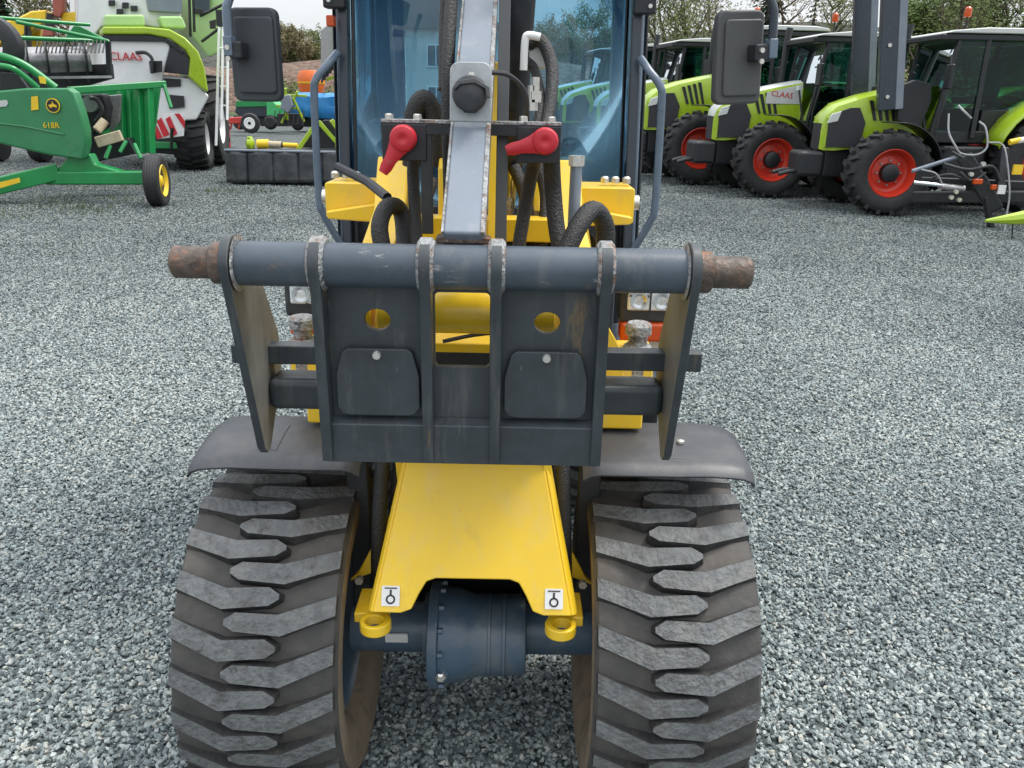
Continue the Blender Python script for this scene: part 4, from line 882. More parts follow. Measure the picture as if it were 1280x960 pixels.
# ------------------------------------------------------------------ drawbar implement beside the nearest tractor
IM = thing('implement_drawbar', 'black implement drawbar with coiled hoses, steel ram and stand leg at the right edge', 'farm implement', gnd(1215, 285)); IS = IM.location.copy(); IS.z = 0
IY = IS.y
P = lambda x, y, dy=0: at(x, y, IY + dy)
MB().bar(P(1140, 246, .5), P(1300, 246, -.2), .16, .16).build('beam', 'tblack', IM, IS, bevel=.02)
MB().bar(P(1150, 226, .6), P(1290, 232, .2), .10, .12).build('beam', 'tblack', IM, IS, bevel=.02)
MB().bar(P(1232, 246), P(1240, 291), .09, .07).build('stand_leg', 'tblack', IM, IS, bevel=.01)
MB().bar(P(1205, 195, .2), P(1245, 262), .16, .20).build('head_frame', 'tblack', IM, IS, bevel=.02)
MB().bar(P(1255, 185, .2), P(1246, 262), .10, .14).build('head_frame', 'tblack', IM, IS, bevel=.02)
MB().tube([P(1142, 228, .1), P(1180, 232, 0)], .028, 10).build('ram_rod', 'chrome', IM, IS); MB().tube([P(1176, 233, 0), P(1205, 236, 0)], .045, 12).build('ram', 'auger', IM, IS)
MB().tube([P(1140, 214, .2), P(1200, 195, .2)], .028, 10).build('link_rod', 'lever', IM, IS)
MB().box(P(1222, 227, -.1), (.12, .06, .07)).build('reflector', 'orange', IM, IS, bevel=.01)
MB().box(P(1242, 234, -.15), (.07, .05, .07)).build('reflector', 'orange', IM, IS, bevel=.01)
MB().box(P(1252, 237, -.15), (.10, .03, .12)).build('tag', 'sticker', IM, IS)
MB().box(P(1272, 212, -.1), (.13, .03, .13)).build('warning_label', 'jdyellow', IM, IS)
MB().tube([P(1262, 178, 0), P(1275, 175, 0)], .04, 10).build('grip', 'jdyellow', IM, IS); MB().tube([P(1272, 176, 0), P(1295, 172, 0)], .04, 10).build('grip_end', 'sticker', IM, IS)
for k, (x, y) in enumerate(((1196, 240), (1200, 250), (1190, 247), (1215, 218), (1230, 205))): MB().lathe([(0, .03), (.05, .03), (.05, 0)], P(x, y, -.12), 'Y', n=8).build('fitting', 'zinc', IM, IS)
for pts, m_, r in (([(1186, 142, .2), (1186, 165, .1), (1194, 182, 0), (1202, 192, 0), (1222, 193, 0), (1234, 183, 0), (1232, 160, .1), (1224, 152, .2)], 'hose_grey', .013),
                   ([(1236, 178, 0), (1252, 180, 0), (1258, 195, -.1), (1262, 240, -.2), (1258, 270, -.25), (1254, 299, -.35)], 'hose_grey', .011),
                   ([(1152, 212, .1), (1170, 217, 0), (1178, 230, 0)], 'hose_grey', .011), ([(1198, 132, .3), (1206, 140, .2), (1214, 148, .2)], 'hose_grey', .016),
                   ([(1180, 205, .1), (1210, 212, 0), (1240, 208, 0), (1250, 225, 0)], 'hose', .02), ([(1190, 190, .2), (1215, 205, .1), (1235, 225, 0)], 'hose', .02), ([(1200, 215, .0), (1215, 226, -.05), (1232, 216, 0)], 'hose', .018), ([(1165, 222, .1), (1188, 218, 0), (1208, 226, 0)], 'hose', .018)):
    MB().tube([P(*p) for p in pts], r, 8, 5).build('hose', M['plastic'] if m_ == 'hose' else 'hose_grey', IM, IS)
LB = thing('lime_swath_arm', 'lime green pointed arm resting low over the gravel at the right edge', 'farm implement', gnd(1275, 300)); LS = LB.location.copy(); LS.z = 0
Q = lambda x, y, dy=0: at(x, y, LS.y + dy)
MB().tube([Q(1232, 276), Q(1262, 274), Q(1300, 270)], .02, 8, 0, .12).build('arm', 'lime', LB, LS)
MB().tube([Q(1266, 276), Q(1264, 318)], .008, 6).build('tine', 'black', LB, LS); MB().tube([Q(1285, 276), Q(1283, 318)], .03, 6).build('support_leg', 'tblack', LB, LS)

# ------------------------------------------------------------------ green combine header on its trailer
def TP(pts, Y): return [(lambda p: (p.x, p.z))(at(x, y, Y)) for x, y in pts]
HD = thing('combine_header', 'dark green combine header with end shield, loaded on a low green trailer', 'combine header', gnd(110, 250)); HS = HD.location.copy(); HS.z = 0
def hp(name, pts, Y, th, m_, bevel=.01, parent=None):
    ob = MB().prism(TP(pts, Y), FY, Y, Y + th).build(name, m_, parent or HD, HS if parent is None else HS, bevel=bevel); return ob
hp('end_shield', [(-90, 150), (-60, 125), (0, 113), (32, 110), (84, 110), (92, 116), (100, 138), (106, 162), (107, 180), (103, 200), (60, 194), (0, 180), (-60, 172), (-90, 165)], 12.7, .22, 'jdgreen_faded', .035)
MB().tube([at(-20, 152, 12.69), at(30, 158, 12.69), at(80, 168, 12.69)], .012, 6).build('crease', 'jdgreen_faded', HD, HS)
hp('handle_recess', [(-2, 126), (8, 125), (10, 129), (8, 133), (-2, 134)], 12.685, .01, 'lightgrey', .002)
hp('caution_label', [(39, 121), (47, 120), (48, 137), (39, 138)], 12.685, .012, 'jdyellow', .0)
c = at(66.5, 132, 12.68)
MB().lathe([(0, .100), (-.012, .100), (-.012, 0)], c, 'Y', n=28).build('emblem_ring', 'jdyellow', HD, HS)
em = MB().lathe([(-.013, .086), (-.016, .086), (-.016, 0)], c, 'Y', n=28).build('emblem_disc', 'ink', HD, HS)
deer = [(-.062, .008), (-.040, .020), (-.016, .018), (.0, .045), (-.008, .062), (.004, .058), (.010, .040), (.020, .024), (.052, .012), (.066, -.004), (.044, .000), (.060, -.030), (.030, -.014), (-.010, -.010), (-.030, -.036), (-.034, -.012), (-.056, -.024), (-.046, -.004)]
MB().prism([(c.x + u, c.z + v - .004) for u, v in deer], FY, c.y - .020, c.y - .016).build('emblem_deer', 'jdyellow', HD, HS)
p = at(64, 157, 12.685) - HS; text('618R', .115, 'model_lettering', 'jdyellow', HD, p, (R(90), 0, 0), .003)
# right end frame of the header
MB().bar(at(86, 113, 13.2), at(206, 105, 14.3), .14, .10).build('top_rail', 'jdgreen', HD, HS, bevel=.015)
hp('back_sheet', [(90, 112), (200, 106), (190, 186), (100, 196)], 14.6, .06, 'jdgreen', .0)
for x, w in ((152, .10), (163, .07), (172, .16), (186, .09)):
    MB().bar(at(x, 110, 14.1), at(x + 3, 192, 14.0), w, .12).build('frame_post', 'jdgreen', HD, HS, bevel=.015)
MB().bar(at(205, 106, 14.2), at(214, 135, 14.1), .05, .05).build('frame_post', 'jdgreen', HD, HS, bevel=.01)
hp('steel_guard', [(122, 120), (152, 118), (150, 150), (140, 165), (126, 150)], 13.9, .04, 'auger', .01)
hp('drive_case', [(100, 118), (128, 117), (134, 134), (130, 160), (116, 168), (104, 150)], 13.7, .25, 'tblack', .03)
MB().tube([at(106, 125, 13.6), at(120, 124, 13.55), at(128, 138, 13.55), at(120, 152, 13.55)], .035, 10, 5).build('drive_chain', 'hose', HD, HS)
MB().lathe([(0, .12), (-.08, .12), (-.08, 0)], at(115, 130, 13.62), 'Y', n=18).build('pulley', 'auger', HD, HS)
MB().tube([at(121, 163, 13.4), at(131, 151, 13.5)], .07, 12).build('gearbox_cap', 'tan', HD, HS)
MB().bar(at(121, 178, 13.3), at(152, 169, 13.4), .16, .16).build('platform_box', 'tan', HD, HS, bevel=.015)
hp('dark_linkage', [(106, 165), (120, 163), (124, 180), (160, 172), (170, 192), (112, 204)], 13.8, .2, 'tblack', .02)
for a_, b_ in (((112, 170), (106, 206)), ((158, 176), (150, 190)), ((168, 180), (176, 198)), ((138, 182), (132, 198))): MB().tube([at(*a_, 13.3), at(*b_, 13.2)], .03, 8).build('link_rod', 'jdgreen', HD, HS)
# reel, auger, knife, crop dividers
for p0, p1, r in (((-30, 45, 13.6), (136, 52, 15.0), .035), ((-30, 20, 13.8), (112, 31, 15.0), .03), ((20, 27, 13.8), (134, 51, 14.9), .03)):
    MB().tube([at(*p0), at(*p1)], r, 10).build('reel_tube', 'jdgreen', HD, HS)
for k in range(18):
    x = 48 + k * 4.9; MB().tube([at(x, 50, 14.6), at(x - 3, 66, 14.4)], .012, 5).build('reel_tine', 'tblack', HD, HS)
MB().tube([at(-20, 76, 14.4), at(112, 74, 15.2)], .20, 20).build('auger', 'auger', HD, HS)
m = MB()
for k in range(6):
    a_ = at(-14 + k * 24, 76, 14.4 + k * .14); rows = []
    m.lathe([(0, .34), (.03, .34), (.03, .19), (0, .19)], a_, 'X', n=20, close=True, mtx=Matrix.Rotation(.5, 3, 'Z'))
m.build('auger_flight', 'tblack', HD, HS)
hp('reel_end_plate', [(131, 50), (137, 52), (139, 94), (133, 95)], 14.9, .06, 'tblack', .005)
hp('trough', [(-20, 84), (138, 80), (140, 98), (90, 112), (-20, 112)], 15.4, .1, 'tblack', .0)
MB().bar(at(60, 97, 14.6), at(140, 96, 14.9), .04, .04).build('knife_bar', 'auger', HD, HS)
hp('side_wedge', [(92, 32), (100, 33), (133, 50), (112, 52), (80, 48)], 15.0, .08, 'jdgreen', .01)
for pts, w in (([(-20, 66, 12.9), (8, 72, 12.9), (35, 84, 13.0), (70, 110, 13.1)], .055), ([(-20, 80, 12.8), (12, 84, 12.8), (30, 95, 12.9), (48, 110, 13.0)], .04)):
    MB().tube([at(*p) for p in pts], w, 10, 5).build('reel_arm', 'jdgreen', HD, HS)
hp('arm_decal', [(48, 95), (57, 97), (57, 105), (50, 104)], 12.86, .01, 'jdyellow', 0)
MB().lathe([(-.12, .36), (-.08, .42), (.08, .42), (.12, .36), (.12, .2), (-.12, .2)], at(-8, 58, 13.4), 'Y', n=28, close=True).build('spare_disc', 'tblack', HD, HS)
hp('divider_dark', [(0, 90), (22, 92), (36, 112), (0, 112)], 13.1, .06, 'tblack', .01)
# trailer under it
MB().bar(at(-60, 246, 12.3), at(74, 214, 12.9), .17, .24).build('tow_beam', 'jdgreen', HD, HS, bevel=.02)
hp('beam_decal', [(-6, 229), (24, 222), (25, 228), (-6, 237)], 12.36, .008, 'jdyellow', 0)
MB().bar(at(58, 222, 12.9), at(186, 222, 12.95), .20, .20).build('axle_beam', 'jdgreen', HD, HS, bevel=.03)
hp('beam_bracket', [(84, 196), (112, 192), (118, 205), (150, 214), (150, 222), (80, 226), (70, 212)], 12.85, .2, 'jdgreen', .03)
tw = node('trailer_wheel', HD, at(196, 226, 12.72) - HS, (0, 0, R(8)))
MB().lathe([(-.09, .22), (-.115, .30), (-.11, .345), (-.09, .372), (0, .378), (.09, .372), (.11, .345), (.115, .30), (.09, .22)], n=40, caps=False).build('tyre', 'ttyre', tw)
m = MB()
for x in (-.055, -.02, .02, .055): m.lathe([(x - .006, .376), (x - .006, .3795), (x + .006, .3795), (x + .006, .376)], n=40)
tag(m.build('tread_rib', 'plastic', tw), kind='stuff')
MB().lathe([(.095, .235), (.108, .225), (.085, .20), (.05, .17), (.045, .09), (.075, .075), (.085, .06), (.085, 0)], n=32, caps=False).build('hub', 'jdyellow', tw)

# ------------------------------------------------------------------ combine harvester seen from behind
HV = thing('combine_harvester', 'white and lime combine harvester with big cleated tyres and a striped warning board', 'combine harvester', gnd(230, 217)); VS = HV.location.copy(); VS.z = 0
def vp(name, pts, Y, th, m_, bevel=.02, sk=.55):
    return MB().prism(TP(pts, Y), lambda u, v, t: Vector((u - sk * (t - Y), t, v)), Y, Y + th).build(name, m_, HV, VS, bevel=bevel)
vp('rear_hood', [(128, 45), (206, 47), (214, 58), (208, 80), (202, 106), (128, 108)], 18.2, 4.0, 'white', .05)
vp('side_stripe', [(128, 43.5), (186, 44), (206, 47), (222, 56), (230, 64), (228, 68), (206, 52), (128, 51)], 18.14, .2, 'tblack', .01)
vp('lime_cover', [(128, 33), (180, 33), (212, 36), (232, 47), (248, 64), (256, 84), (261, 116), (252, 110), (236, 96), (238, 72), (232, 62), (212, 48), (186, 43), (128, 43)], 18.1, 1.2, 'lime', .04)
vp('lime_shoulder', [(130, 18), (180, 18), (182, 33), (130, 33)], 18.5, 3.5, 'palelime', .05)
vp('side_grille', [(216, 56), (230, 64), (237, 74), (236, 93), (206, 90), (212, 62)], 18.16, .3, 'grille', .01)
vp('lower_cover', [(204, 93), (236, 97), (262, 120), (246, 150), (206, 152), (182, 150), (190, 110)], 18.3, 3.0, 'white', .04)
vp('cover_vent', [(205, 98), (226, 99), (226, 108), (206, 109)], 18.26, .05, 'grille', .005)
vp('lower_vent', [(208, 118), (230, 120), (231, 134), (212, 136)], 18.26, .05, 'grille', .005)
vp('grain_tank', [(98, -60), (215, -60), (228, 30), (212, 37), (182, 33), (128, 33), (112, 52), (96, 30)], 19.0, 3.5, 'white', .05)
vp('tank_lid', [(198, 20), (228, 20), (234, 36), (204, 35)], 18.6, 1.2, 'palelime', .05)
for x, y in ((157, 6), (150, 14), (168, 10), (140, 3), (200, 8), (212, 4)): vp('roof_lamp', [(x - 4, y - 3), (x + 4, y - 3), (x + 4, y + 4), (x - 4, y + 4)], 18.9, .12, 'tblack', .01)
vp('engine_deck', [(180, -20), (228, -20), (228, 16), (186, 14)], 18.85, .2, 'lever', .02)
vp('cab_side', [(232, -60), (286, -60), (286, 60), (262, 72), (240, 45)], 20.5, 2.2, 'palelime', .05)
vp('cab_window', [(240, -40), (262, -40), (262, 14), (244, 18)], 20.4, .08, 'winpane', .01)
for p_ in ([(236, -20), (238, 46)], [(241, -20), (243, 40)], [(250, 20), (286, 2)], [(252, 52), (276, 34)]): MB().tube([at(*p_[0], 18.9), at(*p_[1], 18.9)], .03, 8).build('hand_rail', 'tblack', HV, VS)
vp('mirror', [(244, 10), (254, 11), (254, 18), (244, 17)], 18.85, .06, 'tblack', .01); vp('mirror', [(262, 26), (270, 24), (270, 36), (263, 36)], 18.85, .06, 'tblack', .01); vp('mirror', [(270, 12), (279, 12), (279, 34), (271, 32)], 18.85, .06, 'tblack', .01)
for x0, x1 in ((274, 270), (279, 277), (285, 284)): MB().tube([at(x0, 34, 18.7), at(x1, 150 if x0 > 275 else 182, 18.3)], .028, 8).build('ladder_rail', 'white', HV, VS)
for y in (60, 84, 108, 132): MB().tube([at(275, y, 18.6), at(285, y, 18.6)], .02, 6).build('ladder_rung', 'white', HV, VS)
hp2 = at(157, 71, 18.16) - VS; text('CLAAS', .22, 'lettering', 'stripe_red', HV, hp2, (R(90), 0, 0), .01)
MB().tube([at(170, 66, 17.9), at(182, 66, 17.9), (at(190, 74, 17.9)), at(190, 92, 17.9)], .035, 8, 5).build('tail_pipe', 'tblack', HV, VS)
vp('lamp_box', [(187, 76), (203, 76), (203, 90), (189, 92)], 17.95, .15, 'tblack', .01)
vp('chassis', [(150, 150), (238, 150), (244, 196), (180, 190), (150, 170)], 18.5, 2.5, 'tblack', .03)
vp('tow_plate', [(170, 176), (220, 178), (222, 186), (170, 186)], 18.2, .3, 'jdgreen', .02)
bd = [(193, 158), (205, 142), (231, 142), (229, 170), (196, 174)]
vp('warning_board', bd, 17.95, .04, 'white', .003, 0)
for k in range(3):
    x = 196 + k * 11; vp('board_stripe', [(x, 152 - k * 3.3), (x + 5, 147 - k * 1.7), (x + 15.5 - k * 1.2, 168 - k * 1.2), (x + 8.5, 171.5 - k * .6)] if k < 2 else [(218, 142), (224, 142), (230.6, 151), (230.2, 160)], 17.93, .02, 'stripe_red', 0, 0)
vp('board_stripe', [(193, 158), (195, 156), (203, 172), (196, 174)], 17.93, .02, 'stripe_red', 0, 0)
MB().bar(at(215, 160, 17.9), at(214, 185, 18.0), .05, .05).build('board_stay', 'tblack', HV, VS)
for (px_, Y_, r_, w_, rot) in ((243, 18.9, .66, .66, -80), (268, 20.2, 1.0, .50, -80)):
    zc = r_; c = at(px_, 190, Y_)
    wn = node('wheel', HV, (c.x - VS.x, Y_ - VS.y, 0), (0, 0, R(rot)))
    ag_wheel(wn, 0, .01, r_, w_, 'white', r_ * .5, 20, True)
# flatten one level: the inner wheel empties carry tyre, rim and lugs directly under the thing's wheel
for wn in [c_ for c_ in HV.children if c_.name.startswith('wheel') and c_.type == 'EMPTY']:
    for inner in list(wn.children):
        for q in list(inner.children):
            q.parent = wn; q.location = q.location + inner.location
        bpy.data.objects.remove(inner)
RP = thing('marker_post', 'thin red marker post standing beside the front tyre of the combine', 'post', gnd(287, 190))
MB().tube([(0, 0, 0), (0, 0, .95)], .055, 12).build('post_body', 'redp', RP, bevel=.005); MB().lathe([(0, .12), (.02, .12), (.03, .05)], n=16, axis='Z').build('post_foot', 'tblack', RP)

# yellow harvester table behind the header
YH = thing('yellow_harvester_table', 'yellow harvester table with a brick red upright behind the green reel', 'farm implement', gnd(60, 195)); YS = YH.location.copy(); YS.z = 0
def yp(name, pts, Y, th, m_, bevel=.02): return MB().prism(TP(pts, Y), lambda u, v, t: Vector((u - .3 * (t - Y), t, v)), Y, Y + th).build(name, m_, YH, YS, bevel=bevel)
Y0 = 19.6
yp('left_panel', [(-20, 30), (18, 24), (38, 14), (58, 12), (58, 27), (20, 50), (-20, 60)], Y0, .6, 'jdyellow', .04)
yp('right_panel', [(76, 16), (110, 13), (112, 24), (96, 29), (74, 30)], Y0, .6, 'jdyellow', .04)
yp('lower_panel', [(-20, 48), (30, 28), (50, 30), (50, 70), (-20, 80)], Y0 + .5, .3, 'jdyellow', .03)
yp('red_upright', [(64, -30), (80, -30), (79, 12), (75, 22), (66, 20)], Y0 - .1, .35, 'brick', .03)
yp('dark_mast', [(58, 16), (64, 16), (66, 34), (60, 46), (56, 30)], Y0 - .15, .3, 'tblack', .02)
yp('red_block', [(54, 33), (66, 33), (66, 45), (52, 46)], Y0 - .2, .3, 'brick', .03)
for x in (30, 34): yp('dark_post', [(x, 26), (x + 3, 26), (x + 3, 110), (x, 110)], Y0 - .1, .2, 'tblack', .01)
for x in (-10, 45): MB().lathe([(-.15, .25), (-.14, .36), (0, .40), (.14, .36), (.15, .25)], (at(x, 150, Y0 + .4) - Vector((0, 0, at(x, 150, Y0 + .4).z - .4))), 'X', n=28).build('wheel', 'ttyre', YH, YS)
yp('support_frame', [(-20, 70), (52, 66), (52, 120), (46, 165), (40, 120), (-6, 124), (-12, 165), (-20, 120)], Y0 + .4, .3, 'tblack', .02)

# ------------------------------------------------------------------ disc mower with a black cover
DM = thing('disc_mower', 'disc mower under a long black vinyl skirt with lime green frame', 'mower', gnd(360, 232)); DS = DM.location.copy(); DS.z = 0
DY = DS.y
xs = [281, 309, 341, 372, 402, 436, 470]
for a_, b_ in zip(xs, xs[1:]):
    p0, p1 = at(a_, 190, DY), at(b_, 191, DY); z0, z1 = at(a_, 229, DY).z + .02, at(a_, 189, DY).z
    rows = []
    rnd = random.Random(a_)
    for j in range(9):
        t = j / 8; row = []
        for k in range(9):
            u = k / 8; bulge = .035 * math.sin(math.pi * u) + rnd.uniform(-.008, .008) + .02 * math.sin(u * 6 + a_) * t
            row.append(Vector((p0.x + (p1.x - p0.x) * u, DY - bulge - .06 * t, z1 + (z0 - z1) * t)))
        rows.append(row)
    MB().grid(rows).build('skirt_panel', 'tarp', DM, DS, solid=.008)
x0_, x1_ = at(281, 190, DY).x, at(470, 190, DY).x; zt = at(340, 190, DY).z
rows = [[Vector((x0_ + (x1_ - x0_) * k / 14, DY + .02 + dy, zt + dz + .012 * math.sin(k * 2.1))) for k in range(15)] for dy, dz in ((-.03, .0), (.05, .035), (.5, .05), (1.1, .03), (1.15, -.5))]
MB().grid(rows).build('top_cover', 'tarp', DM, DS, solid=.01)
MB().grid([[Vector((x0_ + .01, DY + y_, z_)) for y_ in (0, .4, .8, 1.12)] for z_ in (zt, .05)]).build('end_cover', 'tarp', DM, DS, solid=.01)
MB().tube([Vector((x0_, DY - .02, zt + .02)), Vector((x1_, DY - .02, zt + .02))], .022, 8).build('front_tube', 'lever', DM, DS)
for p_ in (((372, 188), (398, 150)), ((398, 152), (428, 186)), ((414, 150), (440, 186))): MB().bar(at(*p_[0], DY + .3), at(*p_[1], DY + .4), .10, .08).build('frame_arm', 'lime', DM, DS, bevel=.012)
MB().prism(TP([(372, 188), (390, 160), (404, 150), (432, 150), (440, 188)], DY + .6), FY, DY + .6, DY + .75).build('headstock', 'tblack', DM, DS, bevel=.02)
MB().tube([at(322, 180, DY + .3), at(336, 180, DY + .3)], .085, 14).build('shaft_guard', 'jdyellow', DM, DS); MB().tube([at(334, 180, DY + .3), at(352, 181, DY + .3)], .06, 14).build('shaft_tube', 'tan', DM, DS)
MB().tube([at(350, 181, DY + .3), at(372, 182, DY + .3)], .045, 12).build('shaft_tube', 'jdyellow', DM, DS); MB().tube([at(346, 181, DY + .3), at(354, 181, DY + .3)], .052, 12).build('shaft_ring', 'tblack', DM, DS)
m = MB().lathe([(-.07, .07), (-.03, .13), (.03, .13), (.07, .07)], at(313, 180, DY + .3), 'X', n=10); m.build('yoke_cone', 'lime', DM, DS)
for k in range(6):
    a_ = 2 * math.pi * k / 6; q = at(313, 180, DY + .3); MB().bar(q, q + Vector((0, .15 * math.cos(a_), .15 * math.sin(a_))), .05, .03).build('yoke_lug', 'lime', DM, DS)
MB().lathe([(0, .09), (.10, .09), (.14, .05), (.14, 0)], at(425, 184, DY + .2), 'Z', n=14).build('gear_cap', 'lime', DM, DS)

# ------------------------------------------------------------------ machines far behind on the left
BT = thing('tarp_covered_machine', 'machine wrapped in a crumpled blue tarpaulin behind the left grab rail', 'farm machine', gnd(400, 161)); BS_ = BT.location.copy(); BS_.z = 0
BY = 38.; BT.location.y = BY; BT.location.x = at(400, 150, BY).x; BS_ = BT.location.copy()
def far(parent, sh, name, pts, Y, th, m_, bevel=.03): return MB().prism(TP(pts, Y), FY, Y, Y + th).build(name, m_, parent, sh, bevel=bevel)
rows = []; rnd = random.Random(5)
A_, B_ = at(362, 150, BY).x, at(440, 150, BY).x; zt, zb = at(400, 116, BY).z, at(400, 148, BY).z
for j, (dy, f) in enumerate(((1.6, .0), (1.5, .85), (.9, 1.), (.3, .97), (.05, .86), (.0, .5), (-.08, .02))):
    rows.append([Vector((A_ + (B_ - A_) * k / 14 + rnd.uniform(-.06, .06) + (.28 * f if k == 0 else 0), BY + dy + rnd.uniform(-.10, .10), zb + (zt - zb) * f * (1 if k not in (0,) else .75) + rnd.uniform(-.05, .05))) for k in range(15)])
MB().grid(rows).build('tarpaulin', 'bluetarp', BT, BS_, solid=.01, angle=20)
far(BT, BS_, 'underframe', [(365, 146), (438, 146), (438, 156), (430, 160), (365, 158)], BY + .3, 1., 'tblack')
for x in (372, 396, 424): MB().lathe([(-.1, .2), (0, .28), (.1, .2)], at(x, 155, BY + .2), 'Y', n=16).build('wheel', 'ttyre', BT, BS_)

def simple(name, label, cat, px, Y):
    p = at(px, 140, Y); t = thing(name, label, cat, (p.x, Y, 0)); return t, Vector((p.x, Y, 0))
t, sh = simple('mowing_machine', 'green and charcoal mowing machine with a curved hood behind the left mirror', 'mower', 322, 37.)
far(t, sh, 'hood', [(292, 140), (296, 128), (308, 121), (322, 119), (336, 122), (344, 130), (346, 144), (332, 147), (300, 146)], 37., 1.2, 'cabdark', .08)
far(t, sh, 'side_cover', [(333, 122), (342, 127), (349, 134), (348, 147), (333, 146)], 36.9, 1.0, 'meadow', .05)
far(t, sh, 'lower_cover', [(295, 126), (334, 126), (334, 133), (294, 134)], 36.93, .1, 'jdgreen', .02)
far(t, sh, 'frame', [(292, 144), (350, 144), (350, 156), (326, 158), (322, 150), (292, 150)], 37.2, .8, 'tblack')
for x in (300, 338): MB().lathe([(-.1, .2), (0, .3), (.1, .2)], at(x, 153, 36.9), 'Y', n=16).build('wheel', 'ttyre', t, sh)
t, sh = simple('red_cultivator', 'small red cultivator frame with a white rimmed wheel, left of the charcoal mower', 'cultivator', 303, 34.)
far(t, sh, 'frame', [(284, 147), (308, 146), (308, 154), (284, 155)], 34., .5, 'redp')
MB().lathe([(-.12, .17), (-.1, .34), (0, .38), (.1, .34), (.12, .17)], at(313, 154, 33.9), 'Y', n=24).build('tyre', 'ttyre', t, sh)
MB().lathe([(-.13, .22), (-.14, .18), (-.10, .10), (-.13, .06), (-.13, 0)], at(313, 154, 33.9), 'Y', n=20).build('rim', 'white', t, sh)
for x in (290, 300): MB().bar(at(x, 152, 34.1), at(x - 2, 162, 34.1), .08, .05).build('shank', 'redp', t, sh)
t, sh = simple('lime_tedder', 'lime green tedder with folded tines between the charcoal mower and blue tarp', 'tedder', 360, 36.)
for a_, b_ in (((342, 118), (384, 120)), ((350, 112), (360, 150)), ((372, 114), (352, 154)), ((357, 110), (357, 130)), ((345, 132), (372, 136)), ((366, 122), (380, 152))): MB().bar(at(*a_, 36.), at(*b_, 36.2), .11, .09).build('arm', 'lime', t, sh, bevel=.02)
far(t, sh, 'gear_head', [(352, 120), (362, 118), (366, 132), (360, 142), (350, 136)], 35.8, .4, 'lever', .05)
for k in range(7): MB().tube([at(344 + k * 6, 138, 35.9), at(342 + k * 6, 156, 35.8)], .02, 5).build('tine', 'tblack', t, sh)
far(t, sh, 'carrier', [(346, 142), (378, 142), (378, 157), (346, 158)], 36.3, .4, 'tblack')
t, sh = simple('orange_spreader', 'round orange spreader hopper behind the blue tarpaulin', 'spreader', 389, 45.)
c = at(389, 104, 45.)
MB().lathe([(-.5, .30), (-.45, .55), (-.1, .66), (.3, .68), (.6, .50), (.62, 0)], c, 'Z', n=28).build('hopper', 'orangep', t, sh)
MB().lathe([(-.02, .69), (.06, .70), (.06, .66)], c, 'Z', n=28).build('hopper_band', 'jdyellow', t, sh)
far(t, sh, 'stand', [(376, 116), (402, 116), (404, 154), (398, 154), (396, 130), (382, 130), (380, 154), (374, 154)], 45.1, .5, 'tblack')
t, sh = simple('raised_implement_wing', 'tall grey wing panel with lime frame folded upright left of the cab post', 'farm implement', 416, 26.)
far(t, sh, 'wing_panel', [(401, 38), (417, 25), (417, 84), (401, 104)], 26., .12, 'greypanel', .01)
MB().bar(at(419, 20, 25.9), at(420, 96, 25.9), .08, .10).build('frame_post', 'lime', t, sh, bevel=.01); MB().bar(at(425, 40, 26.2), at(427, 120, 26.2), .14, .14).build('frame_post', 'tblack', t, sh, bevel=.02)
for k in range(5): MB().tube([at(402 + k * 3.6, 104 - k * 4, 25.9), at(405 + k * 3.6, 92 - k * 4, 25.9)], .03, 5).build('tine', 'tblack', t, sh)
MB().bar(at(408, 100, 26.), at(428, 92, 26.), .08, .08).build('hinge_beam', 'lime', t, sh, bevel=.01); MB().bar(at(424, 92, 26.2), at(428, 205, 26.2) * 1, .16, .16).build('carrier_post', 'tblack', t, sh)
far(t, sh, 'base', [(395, 178), (450, 178), (452, 188), (394, 188)], 26.3, .5, 'tblack')
t, sh = simple('red_roller', 'low red roller frame far behind, seen through the cab glass', 'roller', 680, 44.)
far(t, sh, 'beam', [(650, 109), (706, 110), (706, 116), (650, 115)], 44., .3, 'redp')
MB().lathe([(-1.2, .40), (1.2, .40)], (at(680, 140, 44.).x, 44.1, .42), 'X', n=20).build('roller_drum', 'auger', t, sh)
for x in (654, 702): MB().bar(at(x, 112, 44.1), Vector((at(x, 112, 44.1).x, 44.1, .3)), .10, .10).build('side_arm', 'redp', t, sh)

# ------------------------------------------------------------------ house far behind, seen through the cab
def house(px, Y, w, dp, hw, hr, label):
    p = at(px, 60, Y); H_ = thing('house', label, 'house', (p.x, Y, 0))
    MB().box((0, dp / 2, hw / 2), (w, dp, hw)).build('wall', 'wall', H_)
    MB().prism([(-w / 2 - .4, hw - .1), (w / 2 + .4, hw - .1), (w / 2 * .1, hw + hr), (-w / 2 * .1, hw + hr)], FY, -.4, dp + .4).build('roof', 'roof', H_)
    for x in (-w * .3, 0, w * .3):
        for z in (1.5, 4.2):
            if z + 1 < hw:
                f = MB().box((x, -.03, z), (1.3, .1, 1.5)).build('window', 'white', H_); MB().box((x, -.09, z), (1.1, .04, 1.3)).build('pane', 'winpane', f)
                MB().box((x, -.10, z), (.06, .05, 1.3)).build('mullion', 'white', f)
    ch = MB().box((w * .2, dp * .5, hw + hr * .8), (.6, .6, 1.6)).build('chimney', 'brick', H_)
    return H_
house(545, 62., 9., 8., 6.0, 3., 'pale rendered house with grey roof seen through the left cab glass')

